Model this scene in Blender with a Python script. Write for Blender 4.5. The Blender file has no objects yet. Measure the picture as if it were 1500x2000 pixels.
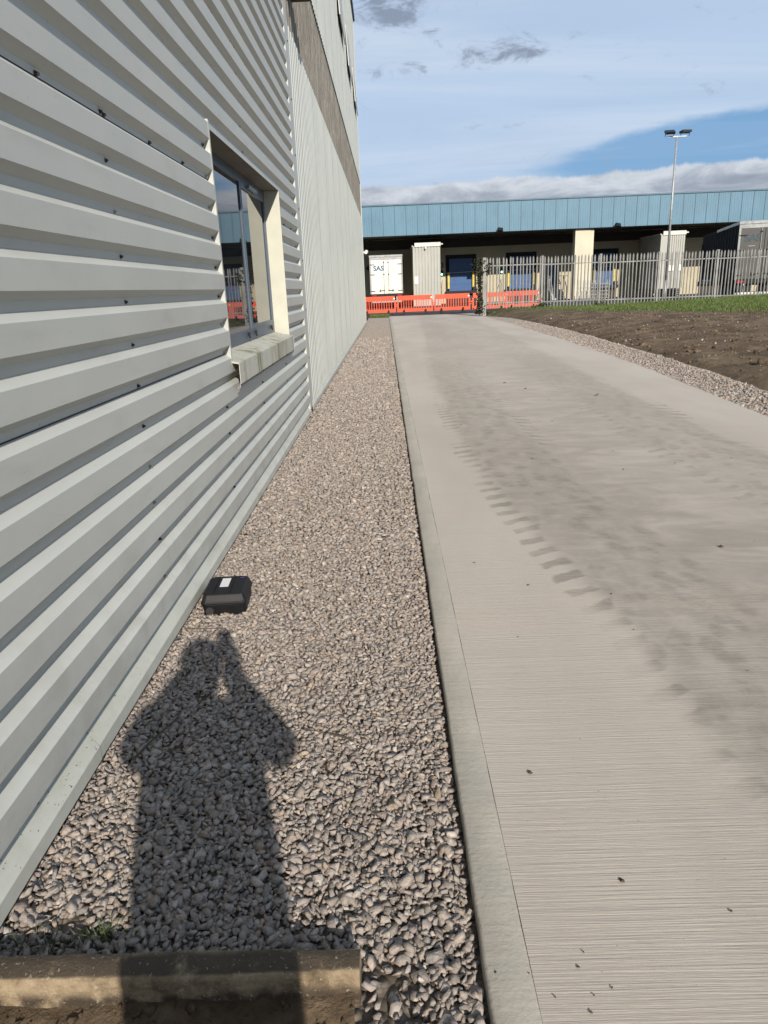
import bpy, bmesh, math, random
import numpy as np
from mathutils import Vector, Matrix, Euler
random.seed(7); rng = np.random.default_rng(7)
SC = bpy.context.scene
COL = SC.collection
R = math.radians

# ------------------------------------------------------------------ camera
FPX = 1387.0; CX, CY = 750.0, 1000.0; EYE = 1.5          # focal length in photo pixels, eye height
Fv = np.array([8, -437., FPX]); Fv /= np.linalg.norm(Fv)
Dv = np.array([4400*math.tan(R(2.3)), 4400., FPX]); Dv -= Dv.dot(Fv)*Fv; Dv /= np.linalg.norm(Dv)
Rv = np.cross(Dv, Fv)
def ray(px, py):
    v = np.array([px-CX, py-CY, FPX]); return np.array([v@Rv, v@Fv, -(v@Dv)])
def at_y(px, py, Y):
    r = ray(px, py); return Vector(r*(Y/r[1])+[0, 0, EYE])
def at_z(px, py, z=0.):
    r = ray(px, py); return Vector(r*((z-EYE)/r[2])+[0, 0, EYE])
cam_d = bpy.data.cameras.new('camera'); cam = bpy.data.objects.new('camera', cam_d); COL.objects.link(cam)
cam_d.sensor_fit = 'HORIZONTAL'; cam_d.sensor_width = 36; cam_d.lens = 36*FPX/1500
cam_d.clip_start = 0.02; cam_d.clip_end = 3000
def wv(e): return Vector((Rv@e, Fv@e, -(Dv@e)))
ex, ey, ez = wv(np.array([1., 0, 0])), wv(np.array([0, 1., 0])), wv(np.array([0, 0, 1.]))
cam.matrix_world = Matrix(((ex[0], -ey[0], -ez[0], 0), (ex[1], -ey[1], -ez[1], 0), (ex[2], -ey[2], -ez[2], EYE), (0, 0, 0, 1)))
SC.camera = cam

# ------------------------------------------------------------------ node helpers
class NT:
    def __init__(s, tree): s.t = tree; s.n = tree.nodes; s.l = tree.links
    def node(s, typ, inp=None, **props):
        n = s.n.new(typ)
        for k, v in props.items(): setattr(n, k, v)
        for k, v in (inp or {}).items(): s.set(n.inputs[k], v)
        return n
    def set(s, sock, v):
        if isinstance(v, bpy.types.NodeSocket): s.l.new(v, sock)
        elif v is not None:
            if sock.type == 'RGBA' and len(v) == 3: v = (*v, 1)
            sock.default_value = v
    def math(s, op, a, b=None, c=None, clamp=False):
        n = s.n.new('ShaderNodeMath'); n.operation = op; n.use_clamp = clamp
        for i, v in enumerate((a, b, c)):
            if v is not None: s.set(n.inputs[i], v)
        return n.outputs[0]
    def step(s, v, lo, hi, a=0., b=1.):
        n = s.node('ShaderNodeMapRange', {'Value': v, 'From Min': lo, 'From Max': hi, 'To Min': a, 'To Max': b}, interpolation_type='SMOOTHSTEP')
        return n.outputs[0]
    def mix(s, f, a, b, blend='MIX'):
        n = s.n.new('ShaderNodeMix'); n.data_type = 'RGBA'; n.blend_type = blend
        s.set(n.inputs[0], f); s.set(n.inputs[6], a); s.set(n.inputs[7], b); return n.outputs[2]
    def noise(s, vec, scale, detail=3., rough=.55, dist=0.):
        return s.node('ShaderNodeTexNoise', {'Vector': vec, 'Scale': scale, 'Detail': detail, 'Roughness': rough, 'Distortion': dist}).outputs[0]
    def scale(s, vec, xyz, loc=(0, 0, 0)):
        return s.node('ShaderNodeMapping', {'Vector': vec, 'Scale': xyz, 'Location': loc}).outputs[0]
    def ramp(s, f, stops):
        n = s.n.new('ShaderNodeValToRGB'); s.set(n.inputs[0], f); e = n.color_ramp.elements
        while len(e) < len(stops): e.new(.5)
        for i, (p, c) in enumerate(stops): e[i].position = p; e[i].color = (*c, 1)
        return n.outputs[0]
    def bump(s, h, strength=.5, dist=.01, normal=None):
        n = s.node('ShaderNodeBump', {'Height': h, 'Strength': strength, 'Distance': dist})
        if normal is not None: s.l.new(normal, n.inputs['Normal'])
        return n.outputs[0]
ALBEDO = .86                                            # overall reflectance trim of the painted and paved surfaces
def material(name, k=ALBEDO):
    m = bpy.data.materials.new(name); m.use_nodes = True
    nt = NT(m.node_tree); p = nt.n['Principled BSDF']
    nt.p = p; nt.obj = nt.node('ShaderNodeNewGeometry').outputs['Position']
    def P(**kw):
        for a, v in kw.items():
            if a == 'Base_Color' and isinstance(v, bpy.types.NodeSocket) and k != 1.: v = nt.mix(1., v, (k, k, k), 'MULTIPLY')
            nt.set(p.inputs[a.replace('_', ' ')], v)
    nt.P = P; return m, nt

# ------------------------------------------------------------------ sky, sun, exposure
SUN_EL, SUN_AZ = R(26.7), math.atan2(.2625, -.965)        # azimuth clockwise from +Y
SC.world = bpy.data.worlds.new('World'); SC.world.use_nodes = True
w = NT(SC.world.node_tree)
sky = w.node('ShaderNodeTexSky', sky_type='NISHITA', sun_disc=False, sun_elevation=SUN_EL, sun_rotation=SUN_AZ, air_density=1.0, dust_density=.6, ozone_density=1.4)
dirv = w.node('ShaderNodeTexCoord').outputs['Generated']
sep = w.node('ShaderNodeSeparateXYZ', {0: dirv}).outputs
zc = w.math('ADD', w.math('MAXIMUM', sep[2], 0.), .09)
plane = w.node('ShaderNodeCombineXYZ', {0: w.math('DIVIDE', sep[0], zc), 1: w.math('DIVIDE', sep[1], zc)}).outputs[0]
el = w.math('DEGREES', w.math('ARCSINE', sep[2])) if False else w.math('MULTIPLY', w.math('ARCSINE', sep[2]), 57.2958)
az = w.math('MULTIPLY', w.math('ARCTAN2', sep[0], sep[1]), 57.2958)
azel = w.node('ShaderNodeCombineXYZ', {0: az, 1: el}).outputs[0]
def K(*c): return tuple(v*10.2 for v in c)                # cloud radiance relative to the sky node
# thin high veil with a few open blue gaps
vn = w.noise(w.scale(plane, (.16, .30, 1), (3.1, .4, 0)), 1.6, 5, .55, .6)
veil = w.step(vn, .16, .44)
gap = w.math('ADD', w.math('SUBTRACT', el, w.math('MULTIPLY', w.math('MINIMUM', az, 45.), .15)), w.math('MULTIPLY', w.math('SUBTRACT', w.noise(w.scale(azel, (.10, .30, 1)), 1.3, 5, .6), .5), 2.2))
g1 = w.math('MULTIPLY', w.math('MULTIPLY', w.step(gap, 7.0, 6.1), w.step(az, 8., 15.)), w.step(az, 120., 70.))
veil = w.math('SUBTRACT', veil, w.math('MULTIPLY', g1, .92), clamp=True)
wisp = w.noise(w.scale(azel, (.05, .55, 1)), 1.5, 5, .6)
veil = w.math('ADD', veil, w.math('MULTIPLY', g1, w.step(wisp, .50, .75, 0., .5)), clamp=True)
veil = w.math('MULTIPLY', veil, .96)
vcol = w.mix(w.step(el, 6., 30.), K(.56, .71, .92), K(.46, .60, .82))
vcol = w.mix(w.step(w.noise(w.scale(plane, (.3, .5, 1)), 1.4, 4), .35, .7), vcol, K(.50, .63, .82))
vcol = w.mix(w.step(w.noise(w.scale(plane, (.22, .75, 1), (7.7, 2.2, 0)), 1.3, 6, .62, .5), .42, .66, 0., .85), vcol, K(.66, .77, .92))
c1 = w.mix(veil, w.mix(.75, sky.outputs[0], K(.20, .42, .74)), vcol)
# low broken grey cumulus
cn = w.noise(w.scale(plane, (.55, 1.15, 1), (1.9, 5.3, 0)), 1.25, 6, .58, .35)
def spot(a0, e0, ra, re, k):
    q = w.math('ADD', w.math('POWER', w.math('DIVIDE', w.math('SUBTRACT', az, a0), ra), 2.), w.math('POWER', w.math('DIVIDE', w.math('SUBTRACT', el, e0), re), 2.))
    return w.math('MULTIPLY', w.math('EXPONENT', w.math('MULTIPLY', q, -1.)), k)
puff = w.noise(w.scale(azel, (.17, .40, 1), (2.3, .8, 0)), 1.9, 7, .68, .5)
pf_ = w.math('ADD', puff, w.math('ADD', spot(.2, 18.2, 4.2, 2.0, .24), w.math('ADD', spot(9., 15.1, 3.6, .75, .22), spot(1., 14.2, 2.2, .6, .17))))
cmask = w.math('MAXIMUM', w.math('MULTIPLY', w.step(cn, .60, .72), w.step(el, 17., 21.)), w.step(pf_, .585, .80))
cn = w.math('MAXIMUM', cn, w.math('ADD', pf_, -.02))
c2 = w.mix(w.math('MULTIPLY', cmask, .85), c1, w.mix(w.step(cn, .6, .8), K(.38, .45, .59), K(.25, .30, .40)))
# bank of stratocumulus along the horizon
hn = w.noise(w.scale(azel, (.13, .50, 1)), 1.5, 6, .62, .5)
top = w.math('ADD', w.math('MULTIPLY', w.noise(w.scale(azel, (.09, 0, 1)), 1.9, 6, .66), 1.9), 6.2)
bmask = w.step(w.math('SUBTRACT', el, top), .16, -.16)
bcol = w.ramp(w.step(w.math('ADD', hn, w.math('MULTIPLY', w.step(w.math('SUBTRACT', el, top), -1.6, 0.), .22)), .36, .82), [(0, (.38, .42, .49)), (.45, (.56, .61, .69)), (1, (.88, .92, .98))])
bcol = w.mix(1., bcol, (9., 9., 9.), 'MULTIPLY')
c3 = w.mix(w.math('MULTIPLY', bmask, .9), c2, bcol)
bg = w.n['Background']; w.set(bg.inputs[0], c3); bg.inputs[1].default_value = .070
sun_d = bpy.data.lights.new('sun', 'SUN'); sun_d.energy = 5.0; sun_d.angle = R(.53); sun_d.color = (1, .92, .81)
sun = bpy.data.objects.new('sun', sun_d); COL.objects.link(sun)
to_sun = Vector((.2625*math.cos(SUN_EL), -.965*math.cos(SUN_EL), math.sin(SUN_EL)))
sun.rotation_euler = to_sun.to_track_quat('Z', 'Y').to_euler(); sun.location = to_sun*40
SC.view_settings.view_transform = 'Standard'; SC.view_settings.look = 'None'
SC.view_settings.gamma = 1; SC.view_settings.exposure = 0.38; SC.view_settings.use_curve_mapping = False
try: SC.cycles.use_adaptive_sampling = True; SC.cycles.adaptive_threshold = .02; SC.cycles.max_bounces = 6; SC.cycles.use_denoising = True
except Exception: pass

# ------------------------------------------------------------------ object helpers
def tag(o, label=None, cat=None, group=None, kind=None):
    for k, v in (('label', label), ('category', cat), ('group', group), ('kind', kind)):
        if v: o[k] = v
    return o
def empty(name, loc, label, cat, group=None):
    o = bpy.data.objects.new(name, None); COL.objects.link(o); o.location = loc; o.empty_display_size = .2
    return tag(o, label, cat, group)
def wloc(o):
    v = Vector(o.location)
    while o.parent: o = o.parent; v = v+Vector(o.location)
    return v
def link(name, me, parent=None, loc=None, rot=None, scale=None):
    """loc: world position of the object's origin (parents are unrotated); mesh data may be shared"""
    o = bpy.data.objects.new(name, me); COL.objects.link(o)
    p = Vector(loc) if loc is not None else Vector((0, 0, 0))
    if parent is not None: o.parent = parent; p = p-wloc(parent)
    o.location = p
    if rot is not None: o.rotation_euler = rot
    if scale is not None: o.scale = scale
    return o
class MB:
    def __init__(s): s.v = []; s.f = []
    def add(s, vs, fs):
        b = len(s.v); s.v += [tuple(v) for v in vs]; s.f += [tuple(b+i for i in f) for f in fs]; return s
    def box(s, x0, x1, y0, y1, z0, z1, rot=None):
        vs = [(x, y, z) for x in (x0, x1) for y in (y0, y1) for z in (z0, z1)]
        if rot is not None:
            c = Vector(((x0+x1)/2, (y0+y1)/2, (z0+z1)/2)); vs = [c+rot@(Vector(v)-c) for v in vs]
        return s.add(vs, [(0, 1, 3, 2), (4, 6, 7, 5), (0, 4, 5, 1), (2, 3, 7, 6), (0, 2, 6, 4), (1, 5, 7, 3)])
    def bar(s, a, b, w=.03, h=None):
        a, b = Vector(a), Vector(b); h = h or w; d = (b-a).normalized()
        u = d.cross(Vector((0, 0, 1)) if abs(d.z) < .9 else Vector((1, 0, 0))).normalized(); v = d.cross(u)
        vs = [p+u*su*w/2+v*sv*h/2 for p in (a, b) for su, sv in ((-1, -1), (1, -1), (1, 1), (-1, 1))]
        return s.add(vs, [(0, 1, 2, 3), (7, 6, 5, 4), (0, 4, 5, 1), (1, 5, 6, 2), (2, 6, 7, 3), (3, 7, 4, 0)])
    def tube(s, a, b, r0, r1=None, n=12, cap=True):
        a, b = Vector(a), Vector(b); r1 = r0 if r1 is None else r1; d = (b-a).normalized()
        u = d.cross(Vector((0, 0, 1)) if abs(d.z) < .9 else Vector((1, 0, 0))).normalized(); v = d.cross(u)
        vs = [p+(u*math.cos(2*math.pi*i/n)+v*math.sin(2*math.pi*i/n))*r for p, r in ((a, r0), (b, r1)) for i in range(n)]
        fs = [(i, (i+1) % n, n+(i+1) % n, n+i) for i in range(n)]
        if cap: fs += [tuple(range(n-1, -1, -1)), tuple(range(n, 2*n))]
        return s.add(vs, fs)
    def loft(s, poly, axis, a, b, close=True):
        """extrude a 2-D outline along an axis ('x','y','z') from a to b"""
        def P(p, t): return {'x': (t, p[0], p[1]), 'y': (p[0], t, p[1]), 'z': (p[0], p[1], t)}[axis]
        n = len(poly); vs = [P(p, a) for p in poly]+[P(p, b) for p in poly]
        fs = [(i, (i+1) % n, n+(i+1) % n, n+i) for i in range(n if close else n-1)]
        if close: fs += [tuple(range(n-1, -1, -1)), tuple(range(n, 2*n))]
        return s.add(vs, fs)
    def mesh(s, name, m=None, smooth=False, bevel=0., off=None, fix=True):
        me = bpy.data.meshes.new(name)
        vs = s.v if off is None else [Vector(v)-Vector(off) for v in s.v]
        me.from_pydata([tuple(v) for v in vs], [], s.f)
        bm = bmesh.new(); bm.from_mesh(me)
        if fix: bmesh.ops.recalc_face_normals(bm, faces=bm.faces)
        if bevel: bmesh.ops.bevel(bm, geom=[e for e in bm.edges if len(e.link_faces) == 2 and e.calc_face_angle(0) > .4], offset=bevel, segments=2, affect='EDGES', profile=.5)
        bm.to_mesh(me); bm.free()
        if smooth: me.polygons.foreach_set('use_smooth', [True]*len(me.polygons))
        if m: me.materials.append(m)
        return me
    def build(s, name, m, parent=None, smooth=False, bevel=0., fix=True):
        off = wloc(parent) if parent is not None else Vector((0, 0, 0))
        o = bpy.data.objects.new(name, s.mesh(name, m, smooth, bevel, off, fix)); COL.objects.link(o)
        if parent is not None: o.parent = parent
        return o
def fast_mesh(name, V, F, m=None, smooth=False):
    """numpy arrays -> mesh; F is (n,3) or (n,4)"""
    me = bpy.data.meshes.new(name); k = F.shape[1]
    me.vertices.add(len(V)); me.vertices.foreach_set('co', np.ascontiguousarray(V, dtype=np.float32).ravel())
    me.loops.add(F.size); me.loops.foreach_set('vertex_index', np.ascontiguousarray(F, dtype=np.int32).ravel())
    me.polygons.add(len(F)); me.polygons.foreach_set('loop_start', np.arange(len(F), dtype=np.int32)*k)
    if smooth: me.polygons.foreach_set('use_smooth', np.ones(len(F), dtype=bool))
    me.update(calc_edges=True)
    if m: me.materials.append(m)
    return me
_tab = rng.random((256, 256))
def vnoise(x, y):
    xi = np.floor(x).astype(int); yi = np.floor(y).astype(int); fx = x-xi; fy = y-yi
    fx = fx*fx*(3-2*fx); fy = fy*fy*(3-2*fy); T = lambda a, b: _tab[a % 256, b % 256]
    return (T(xi, yi)*(1-fx)+T(xi+1, yi)*fx)*(1-fy)+(T(xi, yi+1)*(1-fx)+T(xi+1, yi+1)*fx)*fy
def fbm(x, y, oct=4):
    s = 0; a = .5
    for i in range(oct): s = s+a*vnoise(x*2**i+17*i, y*2**i+5*i); a *= .5
    return s
def sst(x, a, b):
    t = np.clip((x-a)/(b-a), 0, 1); return t*t*(3-2*t)
def grid_mesh(name, xs, ys, zfun, m, smooth=True, xfun=None):
    X, Y = np.meshgrid(xs, ys)
    if xfun is not None: X = xfun(X, Y)
    Z = zfun(X, Y); V = np.stack([X, Y, Z], -1).reshape(-1, 3); nx, ny = len(xs), len(ys)
    i = (np.arange(ny-1)[:, None]*nx+np.arange(nx-1)[None, :]).ravel()
    return fast_mesh(name, V, np.stack([i, i+1, i+nx+1, i+nx], -1), m, smooth), X, Y
def text_mesh(txt, size, m, depth=.004, bold=0., shear=0.):
    cu = bpy.data.curves.new('lettering', 'FONT'); cu.body = txt; cu.size = size; cu.extrude = depth; cu.offset = bold; cu.shear = shear; cu.align_x = 'CENTER'
    o = bpy.data.objects.new('tmp', cu); COL.objects.link(o)
    dg = bpy.context.evaluated_depsgraph_get(); me = bpy.data.meshes.new_from_object(o.evaluated_get(dg))
    bpy.data.objects.remove(o); me.materials.clear(); me.materials.append(m); return me
FACING = (R(90), 0, 0)      # lettering upright, facing -Y

# ------------------------------------------------------------------ materials
def plain(name, col, rough=.6, metal=0., var=.12, vscale=3., spec=.5, bump=0., bscale=40.):
    m, n = material(name)
    f = n.noise(n.obj, vscale, 5, .6)
    c = n.mix(n.step(f, .3, .7), tuple(v*(1-var) for v in col), tuple(min(1, v*(1+var)) for v in col))
    n.P(Base_Color=c, Roughness=rough, Metallic=metal); n.set(n.p.inputs['Specular IOR Level'], spec)
    if bump: n.P(Normal=n.bump(n.noise(n.obj, bscale, 4), bump, .01))
    return m
M = {}
def sheet_paint(name, col, dirt, vertical=False, dirty=.25):
    m, n = material(name); o = n.obj
    big = n.noise(o, .9, 4, .6)
    st = n.noise(n.scale(o, (7, 7, .45) if vertical else (3, 2.5, 9)), 1., 5, .65)
    sp = n.noise(o, 60, 3, .6)
    z = n.node('ShaderNodeSeparateXYZ', {0: o}).outputs[2]
    low = n.math('MULTIPLY', n.step(z, .9, .05), n.step(n.noise(o, 5, 5, .65), .38, .72))
    c = n.mix(n.step(big, .3, .7), tuple(v*.955 for v in col), tuple(v*1.04 for v in col))
    c = n.mix(n.math('MULTIPLY', n.step(st, .5, .78), dirty), c, dirt)
    c = n.mix(n.math('MULTIPLY', low, .38), c, dirt)
    c = n.mix(n.math('MULTIPLY', n.step(sp, .70, .76), .5), c, (.10, .09, .07))
    n.P(Base_Color=c, Roughness=n.step(big, .2, .8, .42, .58))
    n.P(Normal=n.bump(n.noise(n.scale(o, (2.2, 1.0, 3)), 1.6, 2), .10, .02))
    return m
M['clad'] = sheet_paint('grey coated steel', (.475, .482, .445), (.28, .265, .21))
M['clad_v'] = sheet_paint('pale coated steel', (.485, .505, .47), (.33, .335, .29), True, .35)
M['flash'] = sheet_paint('flashing', (.50, .505, .455), (.30, .31, .22), False, .5)
def band_mat():
    m, n = material('weathered rooflight band'); o = n.obj
    a = n.noise(n.scale(o, (9, 9, 1.4)), 1.2, 6, .7); b = n.noise(n.scale(o, (40, 40, 9)), 1.2, 4, .7)
    c = n.ramp(n.step(a, .3, .72), [(0, (.13, .115, .085)), (.5, (.22, .20, .165)), (1, (.33, .32, .29))])
    c = n.mix(n.math('MULTIPLY', n.step(b, .55, .70), .55), c, (.50, .49, .44))
    c = n.mix(n.math('MULTIPLY', n.step(b, .45, .32), .5), c, (.08, .07, .05))
    n.P(Base_Color=c, Roughness=.8); return m
M['band'] = band_mat()
M['dark'] = plain('dark void', (.012, .012, .012), .9)
M['screw'] = plain('dark screw head', (.05, .045, .04), .5, .3)
M['screw_pale'] = plain('pale screw head', (.34, .34, .32), .45, .4)
M['frame'] = plain('blue grey window frame', (.075, .105, .145), .4, 0, .06)
M['reveal'] = plain('cream reveal trim', (.50, .495, .41), .5, 0, .05, 6)
def glass_mat():
    m, n = material('dark window glass'); n.P(Base_Color=(.012, .014, .017), Roughness=.015, IOR=1.75)
    n.P(Normal=n.bump(n.noise(n.obj, .8, 1), .02, .02)); return m
M['glass'] = glass_mat()
def sill_mat():
    m, n = material('algae streaked sill'); o = n.obj
    a = n.noise(n.scale(o, (5, 4.2, .55)), 1.3, 6, .72, .5); b = n.noise(o, 30, 4)
    c = n.ramp(n.step(a, .3, .72), [(0, (.13, .13, .07)), (.22, (.33, .32, .23)), (.5, (.46, .45, .38)), (1, (.50, .495, .44))])
    c = n.mix(n.math('MULTIPLY', n.step(b, .55, .7), .4), c, (.2, .18, .12))
    n.P(Base_Color=c, Roughness=.65); return m
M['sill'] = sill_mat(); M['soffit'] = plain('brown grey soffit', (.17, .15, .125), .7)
def stone_mat(name, cols, obj_random=True):
    m, n = material(name, .98); o = n.obj
    isl = n.node('ShaderNodeNewGeometry').outputs['Random Per Island']; orn = n.node('ShaderNodeObjectInfo').outputs['Random']
    r = n.math('FRACT', n.math('ADD', isl, orn))
    c = n.ramp(r, cols)
    r2 = n.math('FRACT', n.math('MULTIPLY', r, 37.7))
    c = n.mix(n.step(r2, 0, 1, .0, .42), c, n.mix(1., c, (.45, .43, .41), 'MULTIPLY'))
    wv_ = n.noise(n.scale(o, (55, 55, 130)), 1., 4, .65); c = n.mix(n.step(wv_, .40, .68, 0., .6), c, n.mix(1., c, (.5, .48, .46), 'MULTIPLY'))
    n.P(Base_Color=c, Roughness=.88, Normal=n.bump(n.math('ADD', n.noise(o, 150, 5, .75), n.noise(n.scale(o, (90, 90, 320)), 1., 3, .6)), .8, .005)); n.set(n.p.inputs['Specular IOR Level'], .25)
    return m
STONES = [(0, (.30, .262, .23)), (.2, (.40, .345, .30)), (.4, (.34, .295, .262)), (.55, (.45, .40, .355)), (.7, (.37, .30, .26)), (.82, (.28, .258, .24)), (.93, (.42, .33, .255)), (1, (.54, .49, .44))]
M['stone'] = stone_mat('crushed limestone', STONES)
def gravel_sheet(name, far=True):
    m, n = material(name, .92); o = n.obj
    v = n.node('ShaderNodeTexVoronoi', {'Vector': o, 'Scale': 40.}); v.feature = 'F1'
    tone = n.node('ShaderNodeSeparateColor', {0: v.outputs['Color']}).outputs[0]
    c = n.ramp(tone, [(0, (.24, .20, .165)), (.3, (.37, .31, .255)), (.6, (.43, .36, .30)), (1, (.52, .45, .385))])
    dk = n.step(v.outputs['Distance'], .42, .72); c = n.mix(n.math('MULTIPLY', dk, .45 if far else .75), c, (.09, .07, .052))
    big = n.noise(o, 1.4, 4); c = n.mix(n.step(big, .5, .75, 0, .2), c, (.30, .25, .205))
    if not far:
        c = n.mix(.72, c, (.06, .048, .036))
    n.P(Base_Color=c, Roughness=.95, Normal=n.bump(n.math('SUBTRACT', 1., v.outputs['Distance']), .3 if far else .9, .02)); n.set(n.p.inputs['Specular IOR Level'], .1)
    return m
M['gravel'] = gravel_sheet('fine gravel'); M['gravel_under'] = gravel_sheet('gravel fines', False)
def soil_mat(name, grass=False):
    m, n = material(name, .95); o = n.obj
    a = n.noise(o, 1.3, 6, .62); b = n.noise(o, 14, 5, .6); sp = n.noise(o, 46, 2, .5)
    c = n.ramp(n.step(n.math('ADD', n.math('MULTIPLY', a, .6), n.math('MULTIPLY', b, .4)), .32, .68), [(0, (.065, .046, .029)), (.5, (.122, .088, .058)), (1, (.195, .146, .098))])
    c = n.mix(n.math('MULTIPLY', n.step(sp, .72, .78), .5), c, (.26, .22, .17))
    if grass:
        at = n.node('ShaderNodeAttribute', attribute_name='grass').outputs['Fac']
        g = n.math('ADD', at, n.math('MULTIPLY', n.math('SUBTRACT', n.noise(n.scale(o, (1, 1, 1)), 2.2, 6, .65), .5), 1.1))
        gc = n.mix(n.noise(o, 9, 4), (.042, .064, .014), (.080, .10, .024))
        c = n.mix(n.step(g, .25, .80), c, gc)
    n.P(Base_Color=c, Roughness=.95, Normal=n.bump(n.noise(o, 30, 6, .7), .9, .03)); n.set(n.p.inputs['Specular IOR Level'], .1)
    return m
M['soil'] = soil_mat('dark soil'); M['bank'] = soil_mat('bank earth', True)
def concrete_road():
    m, n = material('broomed concrete'); o = n.obj
    A = lambda k: n.node('ShaderNodeAttribute', attribute_name=k).outputs['Fac']
    y = n.node('ShaderNodeSeparateXYZ', {0: o}).outputs[1]
    big = n.noise(n.scale(o, (.7, .22, 1)), 1.2, 4, .55)
    c = n.mix(n.step(big, .3, .7), (.41, .362, .308), (.475, .425, .368))
    pk = n.noise(n.scale(o, (.5, 1.6, 1), (5, 2, 0)), .8, 3); c = n.mix(n.step(pk, .5, .75, 0, .45), c, (.47, .395, .33))
    bands = n.noise(n.scale(o, (.5, 9, 1)), 1., 4, .6); c = n.mix(n.step(bands, .5, .75, 0, .22), c, (.36, .335, .30))
    # tyre dirt: lateral distance from each wheel path, tread lugs along the edges
    warp = n.math('MULTIPLY', n.math('SUBTRACT', n.noise(n.scale(o, (2, 2, 1)), 1.5, 3), .5), .16)
    dirt = None
    for k, (wd, amp, freq) in enumerate(((.40, 1., 5.2), (.42, .85, 4.6))):
        lat = A('lat%d' % k); la = n.math('ABSOLUTE', n.math('ADD', lat, warp))
        core = n.step(la, wd*1.12, wd*.70)
        ph = n.math('ADD', n.math('MULTIPLY', y, freq), n.math('MULTIPLY', la, 2.3))
        lug = n.step(n.math('ADD', n.math('SINE', n.math('ADD', n.math('MULTIPLY', ph, 6.2832), n.math('MULTIPLY', warp, 34.))), n.math('MULTIPLY', n.math('SUBTRACT', n.noise(n.scale(o, (9, 9, 1)), 1., 3), .5), 2.4)), -.15, .55)
        edge = n.math('MULTIPLY', n.step(la, wd*1.30, wd*1.22), n.step(la, wd*.78, wd*.88))
        vs = n.node('ShaderNodeTexVoronoi', {'Vector': n.node('ShaderNodeCombineXYZ', {0: n.math('MULTIPLY', lat, 7.), 1: n.math('ADD', n.math('MULTIPLY', y, freq), n.math('MULTIPLY', la, 2.3)), 2: warp}).outputs[0], 'Scale': 1., 'Randomness': .85})
        scales = n.step(n.math('ADD', vs.outputs['Distance'], n.math('MULTIPLY', n.math('SUBTRACT', n.noise(n.scale(o, (11, 11, 1)), 1., 3), .5), .35)), .30, .56, 1., .70)
        ragged = n.noise(n.scale(o, (5, 3, 1)), 1.4, 4, .6)
        d = n.math('ADD', n.math('MULTIPLY', core, n.math('MULTIPLY', scales, n.step(ragged, .28, .6, .6, 1.))), n.math('MULTIPLY', n.math('MULTIPLY', edge, lug), n.step(n.noise(n.scale(o, (1.2, .5, 1)), 1.3, 2), .40, .62, 0., .85)), clamp=True)
        sm = n.noise(n.scale(o, (3.2, 7.5, 1)), 1.6, 5, .7, .8); d = n.math('MULTIPLY', d, n.step(sm, .3, .62, .62, 1.))
        d = n.math('MULTIPLY', d, n.math('MULTIPLY', n.step(y, 18., 5., .48, 1.), amp)); dirt = d if dirt is None else n.math('MAXIMUM', dirt, d)
    wide = n.math('MULTIPLY', A('wide'), n.step(n.noise(n.scale(o, (1.3, 2.6, 1)), 1.2, 6, .68, .6), .30, .66, .15, 1.))
    dirt = n.math('MAXIMUM', dirt, n.math('MULTIPLY', wide, .80))
    c = n.mix(n.math('MULTIPLY', dirt, .74), c, (.185, .165, .132))
    spk = n.noise(o, 75, 2, .5); c = n.mix(n.math('MULTIPLY', n.step(spk, .735, .77), .55), c, (.07, .055, .045))
    br = n.noise(n.scale(o, (.9, 55, 1), (0, .3, 0)), 1.4, 5, .75)
    br2 = n.noise(n.scale(o, (2.6, 150, 1)), 1.2, 3, .7)
    h = n.math('ADD', n.math('MULTIPLY', br, .7), n.math('MULTIPLY', br2, .5))
    near = n.step(y, 26., 3., .12, 1.)
    c = n.mix(n.math('MULTIPLY', n.step(h, .50, .40), n.math('MULTIPLY', near, .13)), c, (.22, .195, .165))
    b = n.node('ShaderNodeBump', {'Height': h, 'Strength': n.math('MULTIPLY', near, .52), 'Distance': .010}).outputs[0]
    n.P(Base_Color=c, Roughness=.9, Normal=b); n.set(n.p.inputs['Specular IOR Level'], .25)
    return m
M['road'] = concrete_road()
def strip_mat():
    m, n = material('floated concrete edge'); o = n.obj
    a = n.noise(n.scale(o, (2, 1.1, 1)), 1.8, 5, .6); t = n.noise(n.scale(o, (3, 30, 1)), 1.2, 4)
    c = n.mix(n.step(a, .3, .7), (.335, .315, .27), (.42, .375, .315)); c = n.mix(n.step(n.noise(n.scale(o, (14, 5, 1)), 1.4, 6, .7), .48, .72, 0., .35), c, (.27, .25, .215))
    c = n.mix(n.step(n.noise(o, 70, 2), .735, .77, 0., .7), c, (.08, .06, .05))
    n.P(Base_Color=c, Roughness=.85, Normal=n.bump(n.math('ADD', t, n.noise(o, 55, 4, .65)), .4, .006)); n.set(n.p.inputs['Specular IOR Level'], .25); return m
M['strip'] = strip_mat()
M['slab_side'] = plain('slab side', (.20, .17, .14), .95, 0, .3, 8, .1, .6)
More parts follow.
